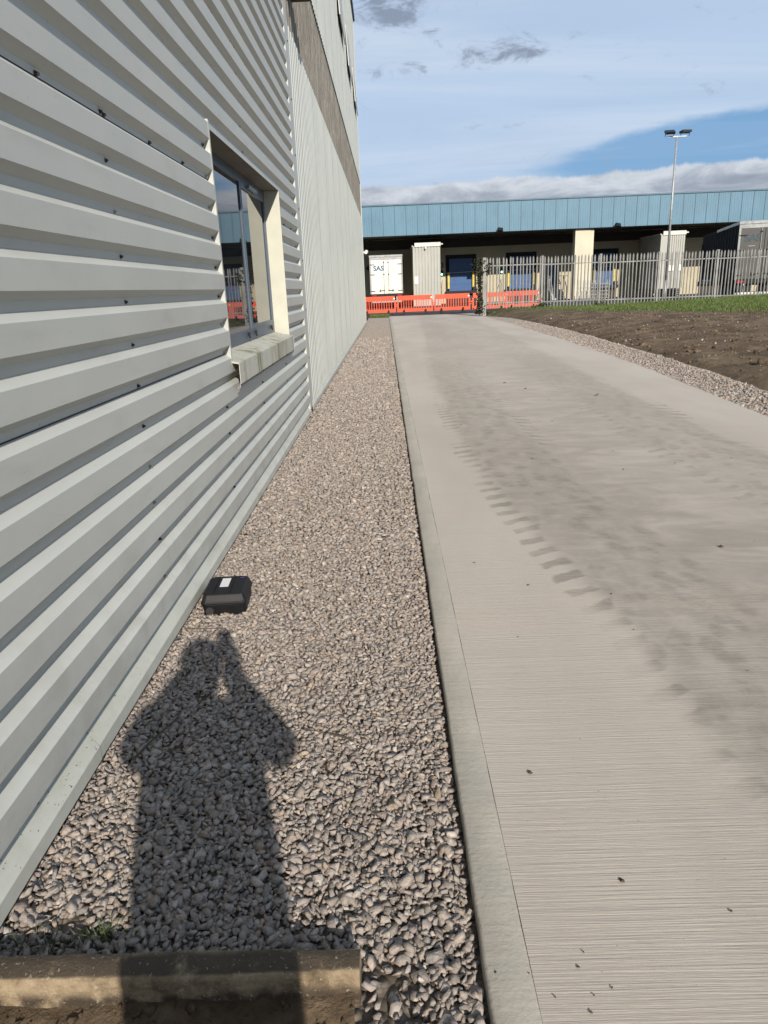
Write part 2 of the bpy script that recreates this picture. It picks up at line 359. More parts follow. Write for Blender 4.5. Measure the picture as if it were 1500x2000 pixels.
def edging_mat():
    m, n = material('mossy old concrete', 1.); o = n.obj
    a = n.noise(n.scale(o, (3, 8, 10)), 1.2, 5, .65); b = n.noise(o, 90, 3, .6)
    nz = n.node('ShaderNodeSeparateXYZ', {0: n.node('ShaderNodeNewGeometry').outputs['Normal']}).outputs[2]
    z = n.node('ShaderNodeSeparateXYZ', {0: o}).outputs[2]
    a2 = n.noise(o, 26, 6, .75); a = n.math('ADD', n.math('MULTIPLY', a, .55), n.math('MULTIPLY', a2, .45))
    c = n.ramp(n.step(a, .34, .66), [(0, (.11, .080, .047)), (.5, (.28, .21, .13)), (1, (.42, .33, .215))])
    top_dirt = n.math('MULTIPLY', n.step(nz, .75, .98), n.step(n.noise(o, 9, 5, .7), .25, .45)); c = n.mix(n.math('MULTIPLY', top_dirt, .9), c, (.05, .036, .023))
    c = n.mix(n.math('MULTIPLY', n.step(z, .015, -.02), n.step(n.noise(o, 22, 4), .3, .6)), c, (.055, .038, .025))
    c = n.mix(n.math('MULTIPLY', n.step(b, .62, .7), .6), c, (.45, .40, .32))
    n.P(Base_Color=c, Roughness=.95, Normal=n.bump(n.math('ADD', n.noise(o, 120, 5, .75), n.noise(o, 22, 4, .6)), 1., .010)); return m
M['edging'] = edging_mat()
M['asphalt'] = plain('yard asphalt', (.062, .060, .058), .9, 0, .25, .6, .2, .4, 60)
M['grass_blade'] = None
def blade_mat():
    m, n = material('grass blades', .95); r = n.node('ShaderNodeNewGeometry').outputs['Random Per Island']
    n.P(Base_Color=n.ramp(r, [(0, (.035, .070, .011)), (.5, (.075, .125, .020)), (.85, (.115, .150, .030)), (1, (.19, .16, .07))]), Roughness=.7); return m
M['grass_blade'] = blade_mat()
def leaf_mat(name, a, b):
    m, n = material(name); r = n.node('ShaderNodeNewGeometry').outputs['Random Per Island']
    n.P(Base_Color=n.ramp(r, [(0, a), (1, b)]), Roughness=.6); return m
M['ivy'] = leaf_mat('ivy leaf', (.012, .016, .006), (.035, .042, .014)); M['weed'] = leaf_mat('weed leaf', (.03, .045, .012), (.07, .08, .025))
M['twig'] = plain('twig', (.06, .042, .028), .9)
def corrugate(name, col, streak=.3):
    m, n = material(name); o = n.obj
    s = n.noise(n.scale(o, (5, 5, .5)), 1.3, 5, .65); a = n.noise(o, .5, 3)
    c = n.mix(n.step(a, .3, .7), tuple(v*.93 for v in col), tuple(v*1.06 for v in col))
    c = n.mix(n.math('MULTIPLY', n.step(s, .48, .75), streak), c, tuple(v*.55 for v in col))
    n.P(Base_Color=c, Roughness=.55); return m
M['blue'] = corrugate('blue fascia steel', (.098, .205, .285), .45); M['blue_trim'] = plain('dark blue trim', (.055, .12, .17), .5)
M['navy'] = plain('navy parapet trim', (.03, .06, .11), .5)
M['cream'] = corrugate('cream render wall', (.46, .40, .27), .15); M['pillar'] = corrugate('stained cream pillar', (.58, .52, .39), .35)
M['door_blue'] = plain('blue dock door', (.022, .085, .235), .45, 0, .08); M['rubber'] = plain('black rubber', (.018, .018, .018), .85)
M['yellow'] = plain('yellow guard', (.62, .47, .05), .5, 0, .15); M['pod'] = corrugate('grey ribbed steel', (.40, .40, .36), .2)
M['pod_cap'] = plain('pale capping', (.60, .59, .54), .5); M['white'] = plain('white paint', (.78, .76, .70), .45, 0, .04)
M['trailer_cream'] = corrugate('off white trailer door', (.78, .74, .62), .06); M['steel'] = plain('galvanised steel', (.33, .34, .34), .5, .35, .2, 6)
M['fence'] = plain('galvanised palisade', (.235, .235, .225), .6, .15, .22, 2.5); M['orange'] = plain('orange plastic', (.78, .085, .03), .45, 0, .12, 2)
M['shaded_trailer'] = corrugate('shade-darkened grey trailer', (.075, .072, .066), .4); M['black'] = plain('black plastic', (.007, .007, .008), .5, 0, .2, 30, .3)  # trailer grey is darkened: the shade on its rear doors is in the colour
M['black_lid'] = plain('black moulded lid', (.008, .008, .009), .5, 0, .2, 30, .3); M['label'] = plain('paper label', (.62, .62, .62), .5); M['purple'] = plain('purple sticker', (.09, .04, .22), .4)
M['logo_blue'] = plain('logo blue', (.006, .10, .24), .5); M['ink'] = plain('black ink', (.015, .015, .015), .6); M['grey_ink'] = plain('grey ink', (.38, .37, .34), .6); M['logo_dark'] = plain('faded logo', (.03, .06, .08), .6)
M['handle'] = plain('window handle', (.25, .29, .33), .35, .5); M['red_lens'] = plain('red lens', (.35, .01, .01), .3); M['amber'] = plain('amber lens', (.7, .25, .02), .3)
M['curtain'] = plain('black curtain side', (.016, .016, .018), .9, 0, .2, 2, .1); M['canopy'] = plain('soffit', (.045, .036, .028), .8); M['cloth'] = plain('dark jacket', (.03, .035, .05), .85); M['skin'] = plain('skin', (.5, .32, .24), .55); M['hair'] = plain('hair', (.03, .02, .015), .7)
m, n = material('green signal lamp'); n.P(Base_Color=(.1, .8, .5), Emission_Color=(.25, 1., .65, 1), Emission_Strength=4.); M['green'] = m
M['redwhite'] = plain('red paint', (.42, .03, .02), .5)

# ------------------------------------------------------------------ ground
tag(MB().add([(-600, -80, -.10), (600, -80, -.10), (600, 1500, -.10), (-600, 1500, -.10)], [(0, 1, 2, 3)]).build('ground', M['asphalt']), kind='structure')
tag(MB().add([(-60, 41.3, -.004), (90, 41.3, -.004), (90, 140, -.004), (-60, 140, -.004)], [(0, 1, 2, 3)]).build('yard_pavement', M['asphalt']), kind='structure')
WX = -1.04                                               # front plane of the near wall
GZ = -.032                                               # top of the gravel
def road_l(y): return .172-.0042*np.asarray(y, float)
RP_Y = np.array([-3, 2, 7.8, 13.2, 20, 28.7, 37, 42.]); RP_X = np.array([3.1, 3.6, 4.12, 4.5, 4.68, 4.74, 4.66, 4.75])
def road_r(y): return np.interp(y, RP_Y, RP_X)
END = 41.2; SW = .106
# broomed slab
ys = np.concatenate([np.arange(-2, 6, .05), np.arange(6, 15, .1), np.arange(15, END+.01, .25)])
us = np.linspace(0, 1, 70)
def rx(U, Y): return road_l(Y)+SW+.001+U*(road_r(Y)-road_l(Y)-SW-.001)
me, X, Y = grid_mesh('road_slab', us, ys, lambda X, Y: -.002+.006*fbm(X*.6, Y*.6, 3)*0, M['road'], True, rx)
def c1f(y): return np.interp(y, [-2, 1.5, 3, 4.2, 5.5, 7.4, 11, 16, 25, 42], [1.50, 1.44, 1.39, 1.24, 1.12, 1.06, 1.10, 1.25, 1.55, 2.0])
for nm, arr in (('lat0', X-c1f(Y)), ('lat1', X-(c1f(Y)+np.interp(Y, [0, 4, 8, 42], [1.75, 1.72, 1.75, 1.7]))), ('wide', sst(X, .95, 1.7)*sst(X, 3.6, 2.6)*np.interp(Y, [0, 3, 6, 16, 42], [.9, 1, .75, .45, .4]))):
    a = me.attributes.new(nm, 'FLOAT', 'POINT'); a.data.foreach_set('value', np.ascontiguousarray(arr, dtype=np.float32).ravel())
road = tag(link('road_slab', me), kind='structure')
mb = MB()                                                # right side and end of the slab
yy = np.linspace(-2, END, 60)
mb.add([(road_r(y), y, z) for y in yy for z in (-.0025, -.099)], [(2*i, 2*i+1, 2*i+3, 2*i+2) for i in range(59)])
mb.add([(road_l(END), END, -.003), (road_r(END), END, -.003), (road_r(END), END, -.099), (road_l(END), END, -.099)], [(0, 1, 2, 3)])
mb.build('slab_side', M['slab_side'], road)
# smooth floated margin, slightly wavy outer arris
yy = np.concatenate([np.arange(-2, 6, .04), np.arange(6, END, .2), [END]])
lx = road_l(yy)+.004*(vnoise(yy*3.1, yy*0+3)-.5)+.003*(vnoise(yy*11., yy*0+9)-.5)
rxs = road_l(yy)+SW+.003*(vnoise(yy*4.3, yy*0+5)-.5)+.002*(vnoise(yy*17., yy*0+1)-.5)
V = []; Fc = []
for i, y in enumerate(yy):
    V += [(lx[i]+.002, y, -.099), (lx[i], y, -.012), (lx[i]+.003, y, -.004), (lx[i]+.010, y, 0.), (rxs[i]-.006, y, .0005), (rxs[i]-.002, y, -.002), (rxs[i]+.001, y, -.005)]
for i in range(len(yy)-1):
    for k in range(6): a = i*7+k; Fc.append((a, a+1, a+8, a+7))
tag(link('road_margin', fast_mesh('road_margin', np.array(V), np.array(Fc), M['strip'], True)), kind='structure')
# gravel bed along the wall
def gz(X, Y): return GZ-.014+.012*(fbm(X*2.2, Y*2.2, 3)-.45)
SOIL_X = -.118
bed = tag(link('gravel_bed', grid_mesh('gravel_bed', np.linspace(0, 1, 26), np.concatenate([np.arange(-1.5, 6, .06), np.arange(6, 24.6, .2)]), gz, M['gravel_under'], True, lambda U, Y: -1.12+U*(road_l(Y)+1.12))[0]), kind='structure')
far = link('gravel_surface', grid_mesh('gravel_surface', np.linspace(0, 1, 40), np.arange(20., 41.3, .12), lambda X, Y: GZ+.0*X-.022*sst(Y, 24., 20.)+.012*(fbm(X*9, Y*9, 2)-.4), M['gravel'], True, lambda U, Y: -1.12+U*(road_l(Y)+1.12))[0], bed); far['kind'] = 'stuff'

# crushed stones
def hull_stone(seed, n=12, sub=False):
    r = np.random.default_rng(seed); bm = bmesh.new()
    for i in range(n):
        v = r.uniform(-1, 1, 3); v[r.integers(3)] = r.choice((-1, 1))*r.uniform(.8, 1.); bm.verts.new(v*[.95, r.uniform(.58, .80), .44])
    bmesh.ops.convex_hull(bm, input=bm.verts)
    bmesh.ops.delete(bm, geom=[v for v in bm.verts if not v.link_faces], context='VERTS')
    bmesh.ops.triangulate(bm, faces=bm.faces); bm.verts.ensure_lookup_table(); bm.verts.index_update()
    V = np.array([v.co[:] for v in bm.verts]); F = np.array([[v.index for v in f.verts] for f in bm.faces]); bm.free(); return V, F
HULLS = [hull_stone(100+i) for i in range(28)]
def rot_mats(n, tilt):
    a = rng.uniform(0, 2*math.pi, n); b = rng.normal(0, tilt, n); c = rng.normal(0, tilt, n)
    ca, sa, cb, sb, cc, s_ = np.cos(a), np.sin(a), np.cos(b), np.sin(b), np.cos(c), np.sin(c); z = np.zeros(n); o = np.ones(n)
    A = np.stack([ca, -sa, z, sa, ca, z, z, z, o], -1).reshape(n, 3, 3); B = np.stack([o, z, z, z, cb, -sb, z, sb, cb], -1).reshape(n, 3, 3)
    C = np.stack([cc, z, s_, z, o, z, -s_, z, cc], -1).reshape(n, 3, 3); return A@B@C
def scatter(name, P, S, mat_, tilt=.5, parent=None, hulls=None):
    H = hulls or HULLS; k = rng.integers(0, len(H), len(P)); RM = rot_mats(len(P), tilt); Vs = []; Fs = []; base = 0
    for h, (V, F) in enumerate(H):
        idx = np.where(k == h)[0]
        if not len(idx): continue
        v = np.einsum('nij,vj->nvi', RM[idx], V)*S[idx][:, None, None]+P[idx][:, None, :]
        Vs.append(v.reshape(-1, 3)); Fs.append((F[None]+(np.arange(len(idx))*len(V))[:, None, None]+base).reshape(-1, 3)); base += len(idx)*len(V)
    return link(name, fast_mesh(name, np.concatenate(Vs), np.concatenate(Fs), mat_), parent)
def jitter_grid(x0, x1, y0, y1, s, j=.42):
    X, Y = np.meshgrid(np.arange(x0, x1, s), np.arange(y0, y1, s)); X = X.ravel(); Y = Y.ravel()
    return X+rng.uniform(-j, j, X.size)*s, Y+rng.uniform(-j, j, X.size)*s
bare = lambda x, y: np.clip(sst(np.hypot((x+.07)/1.0, (y-1.22)/.9), .16, .06)+sst(np.hypot(x+.86, (y-1.42)*1.0), .10, .03)+sst(fbm(x*6+40, y*6, 3), .20, .12), 0, 1)
PX, PY, PZ, PS = [], [], [], []
for (y0, y1, s, big, lay) in ((.55, 4.2, .0195, .0148, 0), (.55, 4.2, .0225, .0145, 1), (.55, 3.6, .0165, .0075, 2), (4.2, 8., .0215, .0158, 0), (4.2, 8., .03, .0165, 1), (8., 15.5, .029, .0205, 0), (15.5, 24., .042, .029, 0)):
    x, y = jitter_grid(-1.10, .175, y0, y1, s)
    keep = (x < road_l(y)-.013) & ~((x < SOIL_X+.012) & (y < 1.275)) & (rng.random(x.size) > .75*bare(x, y))
    x, y = x[keep], y[keep]; sc = big*np.exp(rng.normal(0, .27, x.size)).clip(.5, 1.75)
    sc *= np.where(y < 4.2, .93, 1.)
    PX.append(x); PY.append(y); PS.append(sc); PZ.append(gz(x, y)+(.004, .012, .006)[lay]+rng.normal(0, .0035, x.size)+.1*sc)
P = np.stack([np.concatenate(PX), np.concatenate(PY), np.concatenate(PZ)], -1); S = np.concatenate(PS)
P[:, 0] = np.minimum(P[:, 0], road_l(P[:, 1])-.8*S)
v = P-[0, 0, EYE]; dep = v[:, 0]*Rv[2]+v[:, 1]*Fv[2]-v[:, 2]*Dv[2]
ix = CX+FPX*(v[:, 0]*Rv[0]+v[:, 1]*Fv[0]-v[:, 2]*Dv[0])/dep; iy = CY+FPX*(v[:, 0]*Rv[1]+v[:, 1]*Fv[1]-v[:, 2]*Dv[1])/dep
inside = (ix > 12) & (ix < 1490) & (iy > 0) & (iy < 1990) & (dep > .1) & (P[:, 2] > gz(P[:, 0], P[:, 1])+.009)
score = np.where(inside, S/dep, 0); big = np.argsort(-score)[:300]; rest = np.setdiff1d(np.arange(len(P)), big)
stone_me = [fast_mesh('stone', V, F, M['stone']) for V, F in HULLS]
for i in big:
    link('stone', stone_me[rng.integers(len(stone_me))], bed, P[i], (rng.normal(0, .5), rng.normal(0, .5), rng.uniform(0, 6.28)), (S[i],)*3)
o = scatter('loose_gravel', P[rest], S[rest], M['stone'], .42, bed); o['kind'] = 'stuff'

# soil in front of the old edging, with crumbs
me, _, _ = grid_mesh('soil_patch', np.arange(-1.3, SOIL_X+.001, .015), np.arange(-.4, 1.262, .015), lambda X, Y: -.052+.03*(fbm(X*7, Y*7, 5)-.4)+(.026+.05*(fbm(X*5+3, Y*2, 3)-.42))*sst(Y, 1.12, 1.2), M['soil'])
soil = tag(link('soil_patch', me), kind='structure')
x, y = rng.uniform(-1.05, SOIL_X-.01, 420), rng.uniform(.95, 1.19, 420)
pz = -.046+.03*(fbm(x*7, y*7, 5)-.4)+(.026+.05*(fbm(x*5+3, y*2, 3)-.42))*sst(y, 1.12, 1.2)
o = scatter('soil_crumbs', np.stack([x, y, pz], -1), .006*np.exp(rng.normal(0, .5, 420)), M['soil'], 1.2, soil); o['kind'] = 'stuff'
# old concrete edging stone
ek = empty('edging_kerb', (-.6, 1.24, -.06), 'weathered brown concrete edging kerb lying across the end of the gravel strip', 'kerb')
bm = MB(); V = []; Fc = []; xs_ = np.arange(-1.30, SOIL_X+.001, .012); xs_[-1] = SOIL_X
prof = [(1.277, -.06), (1.275, .033), (1.270, .039), (1.246, .041), (1.220, .040), (1.211, .036), (1.206, .024), (1.203, -.03), (1.203, -.06)]
for i, x in enumerate(xs_):
    for k, (py_, pz_) in enumerate(prof):
        e = .0035*(vnoise(np.array(x*38.), np.array(k*3.7))-.5)+(.006*(vnoise(np.array(x*9.), np.array(k*.9))-.5) if 0 < k < 8 else 0)
        V.append((x, py_+e+.0*x, pz_+e*(1 if 0 < k < 8 else 0)))
npf = len(prof)
for i in range(len(xs_)-1):
    for k in range(npf-1): a = i*npf+k; Fc.append((a, a+1, a+npf+1, a+npf))
bm.add(V, Fc); bm.add(V[-npf:], [tuple(range(npf))])
bm.build('concrete_block', M['edging'], ek, True)
# ------------------------------------------------------------------ right-hand verge and earth bank
def toe(y): return road_r(y)+np.interp(y, [0, 8.9, 16.5, 23.5, 33, 38, 42], [.55, .55, .66, .80, .62, .22, .22])
vg = tag(link('verge_gravel_bed', grid_mesh('verge_gravel_bed', np.linspace(0, 1, 14), np.arange(3., 42.01, .15), lambda X, Y: -.045+.06*sst(X-road_r(Y), .2, .9)+.012*(fbm(X*9, Y*9, 2)-.4), M['gravel'], True, lambda U, Y: road_r(Y)+U*(toe(Y)+.35-road_r(Y)))[0]), kind='structure')
xs1, ys1 = jitter_grid(4., 6.4, 6.5, 30., .036); keep = (xs1 > road_r(ys1)+.02) & (xs1 < toe(ys1)+.12+.2*(fbm(xs1*3, ys1*3, 2)-.4)); xs1, ys1 = xs1[keep], ys1[keep]
o = scatter('verge_stones', np.stack([xs1, ys1, -.032+.06*sst(xs1-road_r(ys1), .2, .9)+rng.normal(0, .005, xs1.size)], -1), .021*np.exp(rng.normal(0, .28, xs1.size)), M['stone'], .5, vg); o['kind'] = 'stuff'
def bank_z(X, Y):
    d = X-toe(Y); wid = np.interp(Y, [6, 20, 33, 37], [5.2, 4.2, 2.6, .9])
    hgt = np.interp(X, [4, 6.5, 9.5, 14, 18, 40], [.36, .30, .25, .34, .44, .5])
    base = hgt*sst(d, -.25, 1.)*.45+hgt*.55*sst(d/wid, 0., 1.)
    z = -.05+(base+.05)*sst(d, -.05, .35)
    z = z*sst(Y, 40.6, 37.7)-.05*sst(Y, 37.7, 40.6)
    soil_amt = sst(d, .0, .5)*sst(Y, 34., 22.)*sst(X, 22, 14)
    z = z+soil_amt*(.13*(fbm(X*1.1, Y*1.1, 3)-.44)+.06*(fbm(X*4, Y*4, 4)-.44))+.03*(fbm(X*9+7, Y*9, 3)-.44)*sst(d, 0, .4)
    return z
bys = np.concatenate([np.arange(4.5, 12, .05), np.arange(12, 22, .08), np.arange(22, 41.5, .14)])
def bx(U, Y): return toe(Y)+U**1.6*24.
bm_, X, Y = grid_mesh('earth_bank', np.linspace(0, 1, 230), bys, bank_z, M['bank'], True, bx)
def grass_amt(X, Y):                                     # turf near the fence, thinning to bare earth
    edge = np.interp(X, [4.5, 6.5, 8, 10.5, 13, 17, 30], [39., 37.5, 34.5, 29., 23.5, 18., 13.])
    return sst(Y-edge+3.*(fbm(X*.8, Y*.8, 3)-.45), -6.5, 5.)
a = bm_.attributes.new('grass', 'FLOAT', 'POINT'); a.data.foreach_set('value', np.ascontiguousarray(grass_amt(X, Y), dtype=np.float32).ravel())
bank = tag(link('earth_bank', bm_), kind='structure')
n_ = 2600; x = rng.uniform(4.8, 16, n_); y = rng.uniform(6, 30, n_); k = (x > toe(y)+.02) & (x < 3.2+.62*y) ; x, y = x[k], y[k]
o = scatter('bank_stones', np.stack([x, y, bank_z(x, y)+.004], -1), .010*np.exp(rng.normal(0, .55, x.size)), M['stone'], 1., bank); o['kind'] = 'stuff'
n_ = 2600; x = rng.uniform(4.8, 16, n_); y = rng.uniform(6, 30, n_); k = (x > toe(y)+.1) & (x < 3.2+.62*y); x, y = x[k], y[k]
o = scatter('earth_clods', np.stack([x, y, bank_z(x, y)+.006], -1), .028*np.exp(rng.normal(0, .5, x.size)), M['soil'], 1.2, bank); o['kind'] = 'stuff'
def blades(name, x, y, z, h, wd, parent=None, mt='grass_blade', lean=.45):
    n = len(x); a = rng.uniform(0, 6.283, n); ln = rng.normal(0, lean, n)*h; la = rng.uniform(0, 6.283, n)
    u = np.stack([np.cos(a)*wd, np.sin(a)*wd, np.zeros(n)], -1); b = np.stack([x, y, z], -1); t = b+np.stack([np.cos(la)*ln, np.sin(la)*ln, h], -1); mid = b+(t-b)*np.array([.35, .35, .6])
    V = np.stack([b-u, b+u, mid+u*.8, mid-u*.8, t], 1).reshape(-1, 3); i = np.arange(n)[:, None]*5
    F = np.concatenate([i+[0, 1, 2], i+[0, 2, 3], i+[3, 2, 4]]); return link(name, fast_mesh(name, V, F, M[mt]), parent)
n_ = 180000; x = rng.uniform(4.6, 22, n_); y = rng.uniform(11, 38.2, n_); ga = grass_amt(x, y)*(x > toe(y)+.05)*(x < 3.2+.66*y)
k = rng.random(n_) < (np.clip(ga*1.2-.05, 0, 1)**1.7)*(.35+.65*(fbm(x*3, y*3, 3) > .40)); x, y = x[k], y[k]
tag(blades('grass', x, y, bank_z(x, y)-.01, rng.uniform(.04, .12, x.size)*(.6+.5*grass_amt(x, y)), rng.uniform(.006, .011, x.size)), 'short green turf on the earth bank below the palisade fence', 'grass', kind='stuff')
n_ = 2600; x = rng.uniform(-1.05, .0, n_); y = rng.uniform(40.6, 42.6, n_); k = rng.random(n_) < .9; 
tag(MB().add([(-1.3, 40.4, -.02), (.03, 40.4, -.02), (.03, 41.28, -.02), (.2, 42.8, -.001), (-1.3, 42.8, -.001)], [(0, 1, 2, 3, 4)]).build('verge_soil', M['soil']), kind='structure')
tag(blades('rough_grass', x, y, 0*x-.02, rng.uniform(.05, .16, n_), rng.uniform(.008, .013, n_)), 'rough grass tuft at the end of the gravel strip by the wall corner', 'grass', kind='stuff')
# debris on the slab
n_ = 46; pts = [at_z(px, py) for px, py in ((1215, 1720), (1155, 1978), (1410, 1068), (1428, 1780), (985, 748), (1014, 757), (1026, 759), (1165, 772), (1060, 880), (1238, 1230), (1012, 1244), (1460, 1310), (968, 1900), (1033, 1902), (1084, 1948), (1130, 1890), (1140, 1860), (1160, 1945), (1195, 1930))]
P = np.array([[p.x, p.y, .002] for p in pts]+[[rng.uniform(.4, 3.2), rng.uniform(1.2, 14), .002] for _ in range(n_)]); S = np.concatenate([rng.uniform(.0022, .0046, len(pts)), rng.uniform(.0025, .010, n_)])
S[2] = .018; S[0] = .009; S[4] = .03; S[6] = .025; S[7] = .035
tag(scatter('mud_crumbs', P, S, M['soil'], .3), 'scattered crumbs of dried mud on the concrete road', 'mud', kind='stuff')

# ------------------------------------------------------------------ near building: horizontal ribbed cladding
nb = empty('clad_building', (-1.1, 3., 0.), 'low grey building wing with horizontal ribbed metal cladding and a recessed window', 'building')
PITCH, ZB = .1727, 1.533; DEP = .036; CORNER = 9.02
WY0, WY1, WZ0, WZ1 = 4.75, 7.57, 1.06, 2.452
def rib_profile(z0, z1):
    pts = []
    for k in range(-10, 36):
        b = ZB+PITCH*k
        pts += [(WX, b), (WX, b+.088), (WX-DEP, b+.116), (WX-DEP, b+.146)]
    out = []
    for (xa, za), (xb, zb) in zip(pts[:-1], pts[1:]):
        if zb <= z0 or za >= z1: continue
        f = lambda z: xa+(xb-xa)*(z-za)/(zb-za) if zb > za else xa
        lo, hi = max(za, z0), min(zb, z1)
        if not out: out.append((f(lo), lo))
        out.append((f(hi), hi))
    return out
pan = [ZB+PITCH*k+.131 for k in range(-10, 36)]          # mid height of every pan
laps = [.118]+[p for i, p in enumerate(pan) if p > .5 and i % 6 == 1]+[6.6]
for z0, z1 in zip(laps[:-1], laps[1:]):
    spans = []
    if z1 <= WZ0 or z0 >= WZ1: spans = [(-3., CORNER, z0, z1)]
    else:
        spans = [(-3., WY0-.027, z0, z1), (WY1+.012, CORNER, z0, z1)]
        if z0 < WZ0: spans.append((WY0-.027, WY1+.012, z0, WZ0))
        if z1 > WZ1: spans.append((WY0-.027, WY1+.012, WZ1, z1))
    for ya, yb, za, zb in spans:
        pf = rib_profile(za, zb); dx = .0015*laps.index(z0) % .003
        mb = MB(); n1 = len(pf); V = [(x+dx, y, z) for y in (ya, yb) for x, z in pf]
        mb.add(V, [(i, i+1, n1+i+1, n1+i) for i in range(n1-1)])
        mb.build('cladding_sheet', M['clad'], nb, fix=False)
core = MB()
for x0, x1, y0, y1, z0, z1 in ((-14, -1.10, -3, WY0-.03, -.1, 6.6), (-14, -1.10, WY1+.03, CORNER+.3, -.1, 6.6), (-14, -1.10, WY0-.03, WY1+.03, -.1, WZ0-.12), (-14, -1.10, WY0-.03, WY1+.03, WZ1+.03, 6.6), (-14, -1.34, WY0-.03, WY1+.03, WZ0-.12, WZ1+.03)):
    core.box(x0, x1, y0, y1, z0, z1)
core.build('wall_core', M['dark'], nb)
MB().box(-14.1, -1.02, -3.1, CORNER+.2, 6.601, 6.75).build('roof_edge', M['flash'], nb)
for ya, yb in ((-3., 2.06), (2.064, 5.1), (5.104, CORNER+.02)):   # drip flashing in lapped lengths
    dx = .002 if ya < 2 else 0
    MB().loft([(WX-.06, .150), (WX-.040, .150), (WX-.040, .118), (WX+.004+dx, .052), (WX+.004+dx, .002), (WX-.004+dx, .002), (WX-.004+dx, .048), (WX-.06, .10)], 'y', ya, yb).build('base_flashing', M['flash'], nb)
for p in laps[1:-1]:
    for ya, yb in (((-3., WY0-.03), (WY1+.02, CORNER)) if WZ0 < p < WZ1 else ((-3., CORNER),)): MB().box(WX-DEP-.004, WX-DEP+.0035, ya, yb, p-.0135, p-.0105).build('lap_gap', M['rubber'], nb)
# corner trim between the two claddings
MB().box(WX-.05, WX+.0005, CORNER, CORNER+.16, .055, 6.6).box(WX-.05, WX-.012, CORNER+.16, CORNER+.36, .055, 6.6).build('corner_trim', M['clad'], nb)
# jamb, header trims
for ya, yb, z0, z1 in ((WY0-.028, WY0, WZ0-.02, WZ1+.05), (WY1, WY1+.014, WZ0, WZ1)):
    MB().box(WX-.16, WX+.001, ya, yb, z0, z1).build('jamb_trim', M['clad'] if ya < WY1 else M['reveal'], nb)
# screws
sm = MB().tube((0, 0, 0), (.004, 0, 0), .0085, .0085, 10).tube((.004, 0, 0), (.011, 0, 0), .0055, .005, 6)
s_dark, s_pale = sm.mesh('screw', M['screw']), sm.mesh('screw', M['screw_pale'])
for p in pan:
    if p < .2 or p > 5.2: continue
    for j, yc in enumerate((.1, 1.55, 3.03, 4.60, 5.97, 7.40, 8.88)):
        yv = yc+rng.normal(0, .012)
        if p > 2.2 and j not in (4, 6): continue
        if WZ0-.1 < p < WZ1 and WY0-.2 < yc < WY1: continue
        if WZ0 < p < WZ1 and yc == 4.60: continue
        link('screw', s_dark if rng.random() < .62 else s_pale, nb, (WX-DEP+.001, yv, p+rng.normal(0, .004)))
for p in [q for q in laps[1:-1] if q > 2]:
    for yv in np.arange(.86, 9., .55):
        if WZ0 < p < WZ1 and WY0-.1 < yv < WY1+.1: continue
        link('screw', s_dark, nb, (WX-DEP+.002, yv+.0, p-.004), None, (1.15,)*3)
for p in pan:
    if WZ0 < p < WZ1: link('screw', s_dark if rng.random() < .5 else s_pale, nb, (WX-DEP+.001, WY0-.075, p), None, (1.2,)*3)
for z in np.arange(.69, 6.5, .59): link('screw', s_dark, nb, (WX-.012, CORNER+.30, float(z)), None, (1.1,)*3)
# window
GX = WX-.155
wf = MB()
wf.box(GX-.05, GX+.008, WY0, WY1, WZ1-.075, WZ1).box(GX-.05, GX+.008, WY0, WY1, WZ0+.06, WZ0+.15).box(GX-.05, GX+.007, WY0, WY0+.06, WZ0+.15, WZ1-.075).box(GX-.05, GX+.007, WY1-.055, WY1, WZ0+.15, WZ1-.075)
wf.box(GX-.05, GX+.009, 6.32, 6.36, WZ0+.15, WZ1-.075)
wf.box(GX-.03, GX+.011, 6.36, WY1-.055, WZ0+.15, WZ0+.18).box(GX-.03, GX+.011, 6.36, WY1-.055, WZ1-.11, WZ1-.075).box(GX-.03, GX+.011, WY1-.085, WY1-.055, WZ0+.18, WZ1-.11).box(GX-.03, GX+.011, 6.36, 6.385, WZ0+.18, WZ1-.11)
win = wf.build('window', M['frame'], nb)
for a, b, z0, z1 in ((WY0+.06, 6.315, WZ0+.15, WZ1-.075), (6.385, WY1-.085, WZ0+.18, WZ1-.11)):
    MB().box(GX-.014, GX-.002, a, b, z0, z1).build('pane', M['glass'], win)
for yv in (6.1, 6.42, 7.3): MB().box(GX+.012, GX+.03, yv, yv+.02, WZ0+.10, WZ0+.135).box(GX+.02, GX+.032, yv-.004, yv+.024, WZ0+.085, WZ0+.10).build('handle', M['black'], win)
MB().box(GX+.016, GX+.04, 6.62, 7.0, WZ1-.09, WZ1-.065).build('trickle_vent', M['handle'], win)
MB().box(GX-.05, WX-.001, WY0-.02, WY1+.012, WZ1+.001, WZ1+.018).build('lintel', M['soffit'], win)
MB().loft([(GX-.05, WZ0+.058), (GX+.0, WZ0+.058), (WX+.05, WZ0+.012), (WX+.05, WZ0-.125), (WX+.046, WZ0-.125), (WX+.046, WZ0+.004), (GX-.05, WZ0+.046)], 'y', WY0-.03, WY1-.06).build('sill', M['sill'], win)
MB().box(WX+.01, WX+.052, WY1-.06, WY1-.055, WZ0-.12, WZ0+.01).build('sill_end', M['sill'], win)
d = MB().bar((WX+.03, WY0-.03, WZ0-.15), (WX+.03, WY1-.05, WZ0-.15), .008, .01)
for yv in np.arange(WY0+.0, WY1, .46): d.bar((WX+.03, yv, WZ0-.16), (WX+.044, yv, WZ0-.112), .008)
d.build('sill_drip', M['steel'], win)

